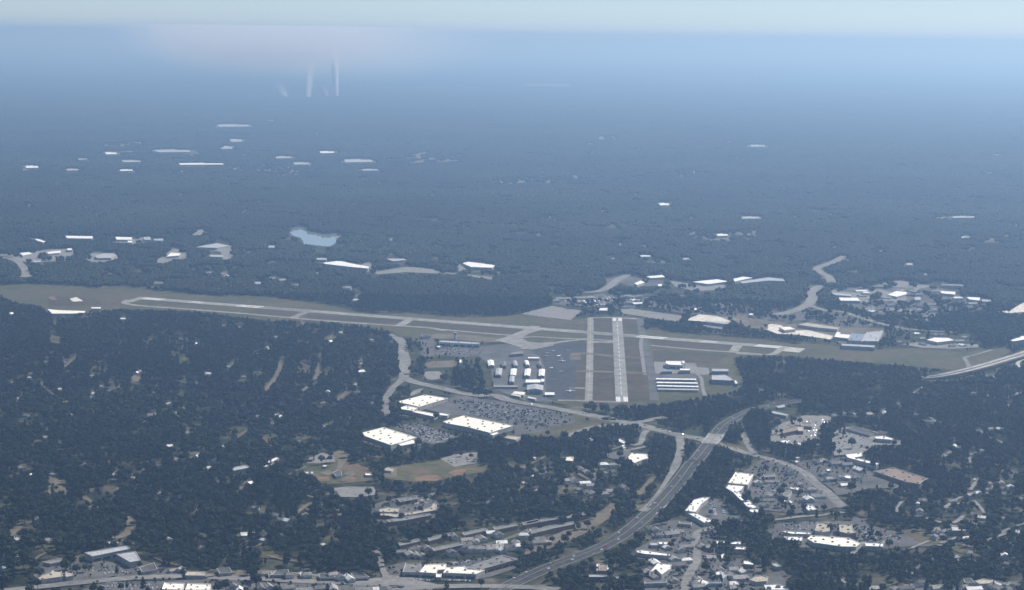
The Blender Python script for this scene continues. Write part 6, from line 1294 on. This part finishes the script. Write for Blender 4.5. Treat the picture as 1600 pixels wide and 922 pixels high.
# smoke
def smoke_column(name, label, base_px, top_px, r0, r1, dens, lean=0):
    b = g(*base_px); d_ = b.y; rs = random.Random(int(base_px[0]))
    zt = CAMH + (proj(0, d_, CAMH)[1] - top_px[1]) * d_ / FPX
    zt = min(CAMH + 12, CAMH - (top_px[1] - (HORIZON_Y + (top_px[0] - 800) * .0131)) * d_ / FPX)
    xt = b.x + (top_px[0] - base_px[0]) * d_ / FPX
    n, K = 16, 18; vv = []; ff = []
    for k in range(K):
        t = k / (K - 1); r = r0 + (r1 - r0) * t ** .8
        cx, cy, cz = b.x + (xt - b.x) * t ** 1.3, b.y, t * zt
        if k == 0 or k == K - 1: r *= .5
        for i in range(n):
            a = 2 * math.pi * i / n; kx = 1 + .25 * mnoise.noise(Vector((math.cos(a) * 1.3, math.sin(a) * 1.3, t * 7 + base_px[0])))
            vv.append((cx + r * kx * math.cos(a), cy + r * kx * math.sin(a), cz))
    for k in range(K - 1): ff += [(k * n + i, k * n + (i + 1) % n, (k + 1) * n + (i + 1) % n, (k + 1) * n + i) for i in range(n)]
    ff += [tuple(range(n - 1, -1, -1)), tuple(range((K - 1) * n, K * n))]
    def field(t, pv):
        geo = nd(t, 'ShaderNodeNewGeometry'); sp = nd(t, 'ShaderNodeSeparateXYZ'); t.links.new(geo.outputs['Position'], sp.inputs[0])
        def mth(op, a, b_=None):
            n_ = nd(t, 'ShaderNodeMath'); n_.operation = op
            for q_, val in enumerate((a, b_)):
                if val is None: continue
                if isinstance(val, (int, float)): n_.inputs[q_].default_value = val
                else: t.links.new(val, n_.inputs[q_])
            return n_.outputs[0]
        hh = mth('MAXIMUM', mth('DIVIDE', sp.outputs[2], zt), 0.0)
        ax = mth('MULTIPLY_ADD', mth('POWER', hh, 1.3), xt - b.x); ax.node.inputs[2].default_value = b.x
        rr = mth('MULTIPLY_ADD', mth('POWER', hh, .8), r1 - r0); rr.node.inputs[2].default_value = r0
        dx = mth('SUBTRACT', sp.outputs[0], ax); dy = mth('SUBTRACT', sp.outputs[1], b.y)
        q2 = mth('DIVIDE', mth('SQRT', mth('ADD', mth('MULTIPLY', dx, dx), mth('MULTIPLY', dy, dy))), rr)
        fo = nd(t, 'ShaderNodeMapRange'); fo.interpolation_type = 'SMOOTHSTEP'; fo.inputs[1].default_value = 1.0; fo.inputs[2].default_value = 0.0
        t.links.new(q2, fo.inputs[0])
        mr = nd(t, 'ShaderNodeMapRange'); mr.inputs[1].default_value = 0; mr.inputs[2].default_value = 1; mr.inputs[3].default_value = 1; mr.inputs[4].default_value = 0
        t.links.new(hh, mr.inputs[0])
        nz = nd(t, 'ShaderNodeTexNoise'); nz.inputs['Scale'].default_value = .02; t.links.new(geo.outputs['Position'], nz.inputs['Vector'])
        dd = mth('MULTIPLY', mth('MULTIPLY', mth('POWER', mr.outputs[0], 2.0), fo.outputs[0]), mth('MULTIPLY', nz.outputs[0], dens * 4))
        t.links.new(dd, pv.inputs['Density'])
    M[name + label[:9]] = volume_material(name, dens, (.97, .97, .97), .2, field)
    tag(link(name, mesh(name, vv, ff, name + label[:9])), label, kind='stuff')
smoke_column('smoke', 'bright white smoke column rising from the distant woods, thickest', (524, 152), (520, 62), 36, 80, .12)
smoke_column('smoke', 'thin leaning smoke column left of the thickest one', (482, 154), (487, 88), 26, 80, .035)
smoke_column('smoke', 'faint short smoke wisp beside the thickest column', (512, 152), (505, 128), 26, 60, .015)
smoke_column('smoke', 'faint low smoke wisp far left of the columns', (447, 153), (432, 125), 30, 100, .012)
def smoke_veil(name, label, c, rad, dens):
    bm = bmesh.new(); bmesh.ops.create_icosphere(bm, subdivisions=4, radius=1.0)
    for vtx in bm.verts:
        k = 1 + .12 * mnoise.noise(vtx.co * 2.2)
        vtx.co = Vector((vtx.co.x * rad[0] * k, vtx.co.y * rad[1] * k, min(CAMH + 102 - c[2], max(8 - c[2], vtx.co.z * rad[2]))))
    me = bpy.data.meshes.new(name); bm.to_mesh(me); bm.free()
    def field(t, pv):
        tc = nd(t, 'ShaderNodeTexCoord'); mp = nd(t, 'ShaderNodeMapping'); mp.vector_type = 'POINT'
        mp.inputs['Scale'].default_value = (1 / rad[0], 1 / rad[1], 1 / rad[2]); t.links.new(tc.outputs['Object'], mp.inputs[0])
        ln = nd(t, 'ShaderNodeVectorMath'); ln.operation = 'LENGTH'; t.links.new(mp.outputs[0], ln.inputs[0])
        mr = nd(t, 'ShaderNodeMapRange'); mr.interpolation_type = 'SMOOTHSTEP'; mr.inputs[1].default_value = 1.0; mr.inputs[2].default_value = .0; mr.inputs[3].default_value = 0; mr.inputs[4].default_value = dens
        t.links.new(ln.outputs[1], mr.inputs[0]); t.links.new(mr.outputs[0], pv.inputs['Density'])
    me.materials.append(volume_material(name, dens, (.74, .90, 1.0), .3, field))
    o = link(name, me, loc=c); tag(o, label, kind='stuff')
b = g(425, 150)
smoke_veil('smoke', 'broad pale smoke cloud spread above the smoke columns', (b.x * 1.15, b.y + 2900, 740), (2100, 2800, 640), .0030)
smoke_veil('smoke', 'faint smoke drift trailing away beside the main cloud', (b.x * 1.1 + 700, b.y + 2400, 640), (2500, 2200, 620), .0010)
print('things', nh, 'cars', ncar[0], len(stuff_cars))
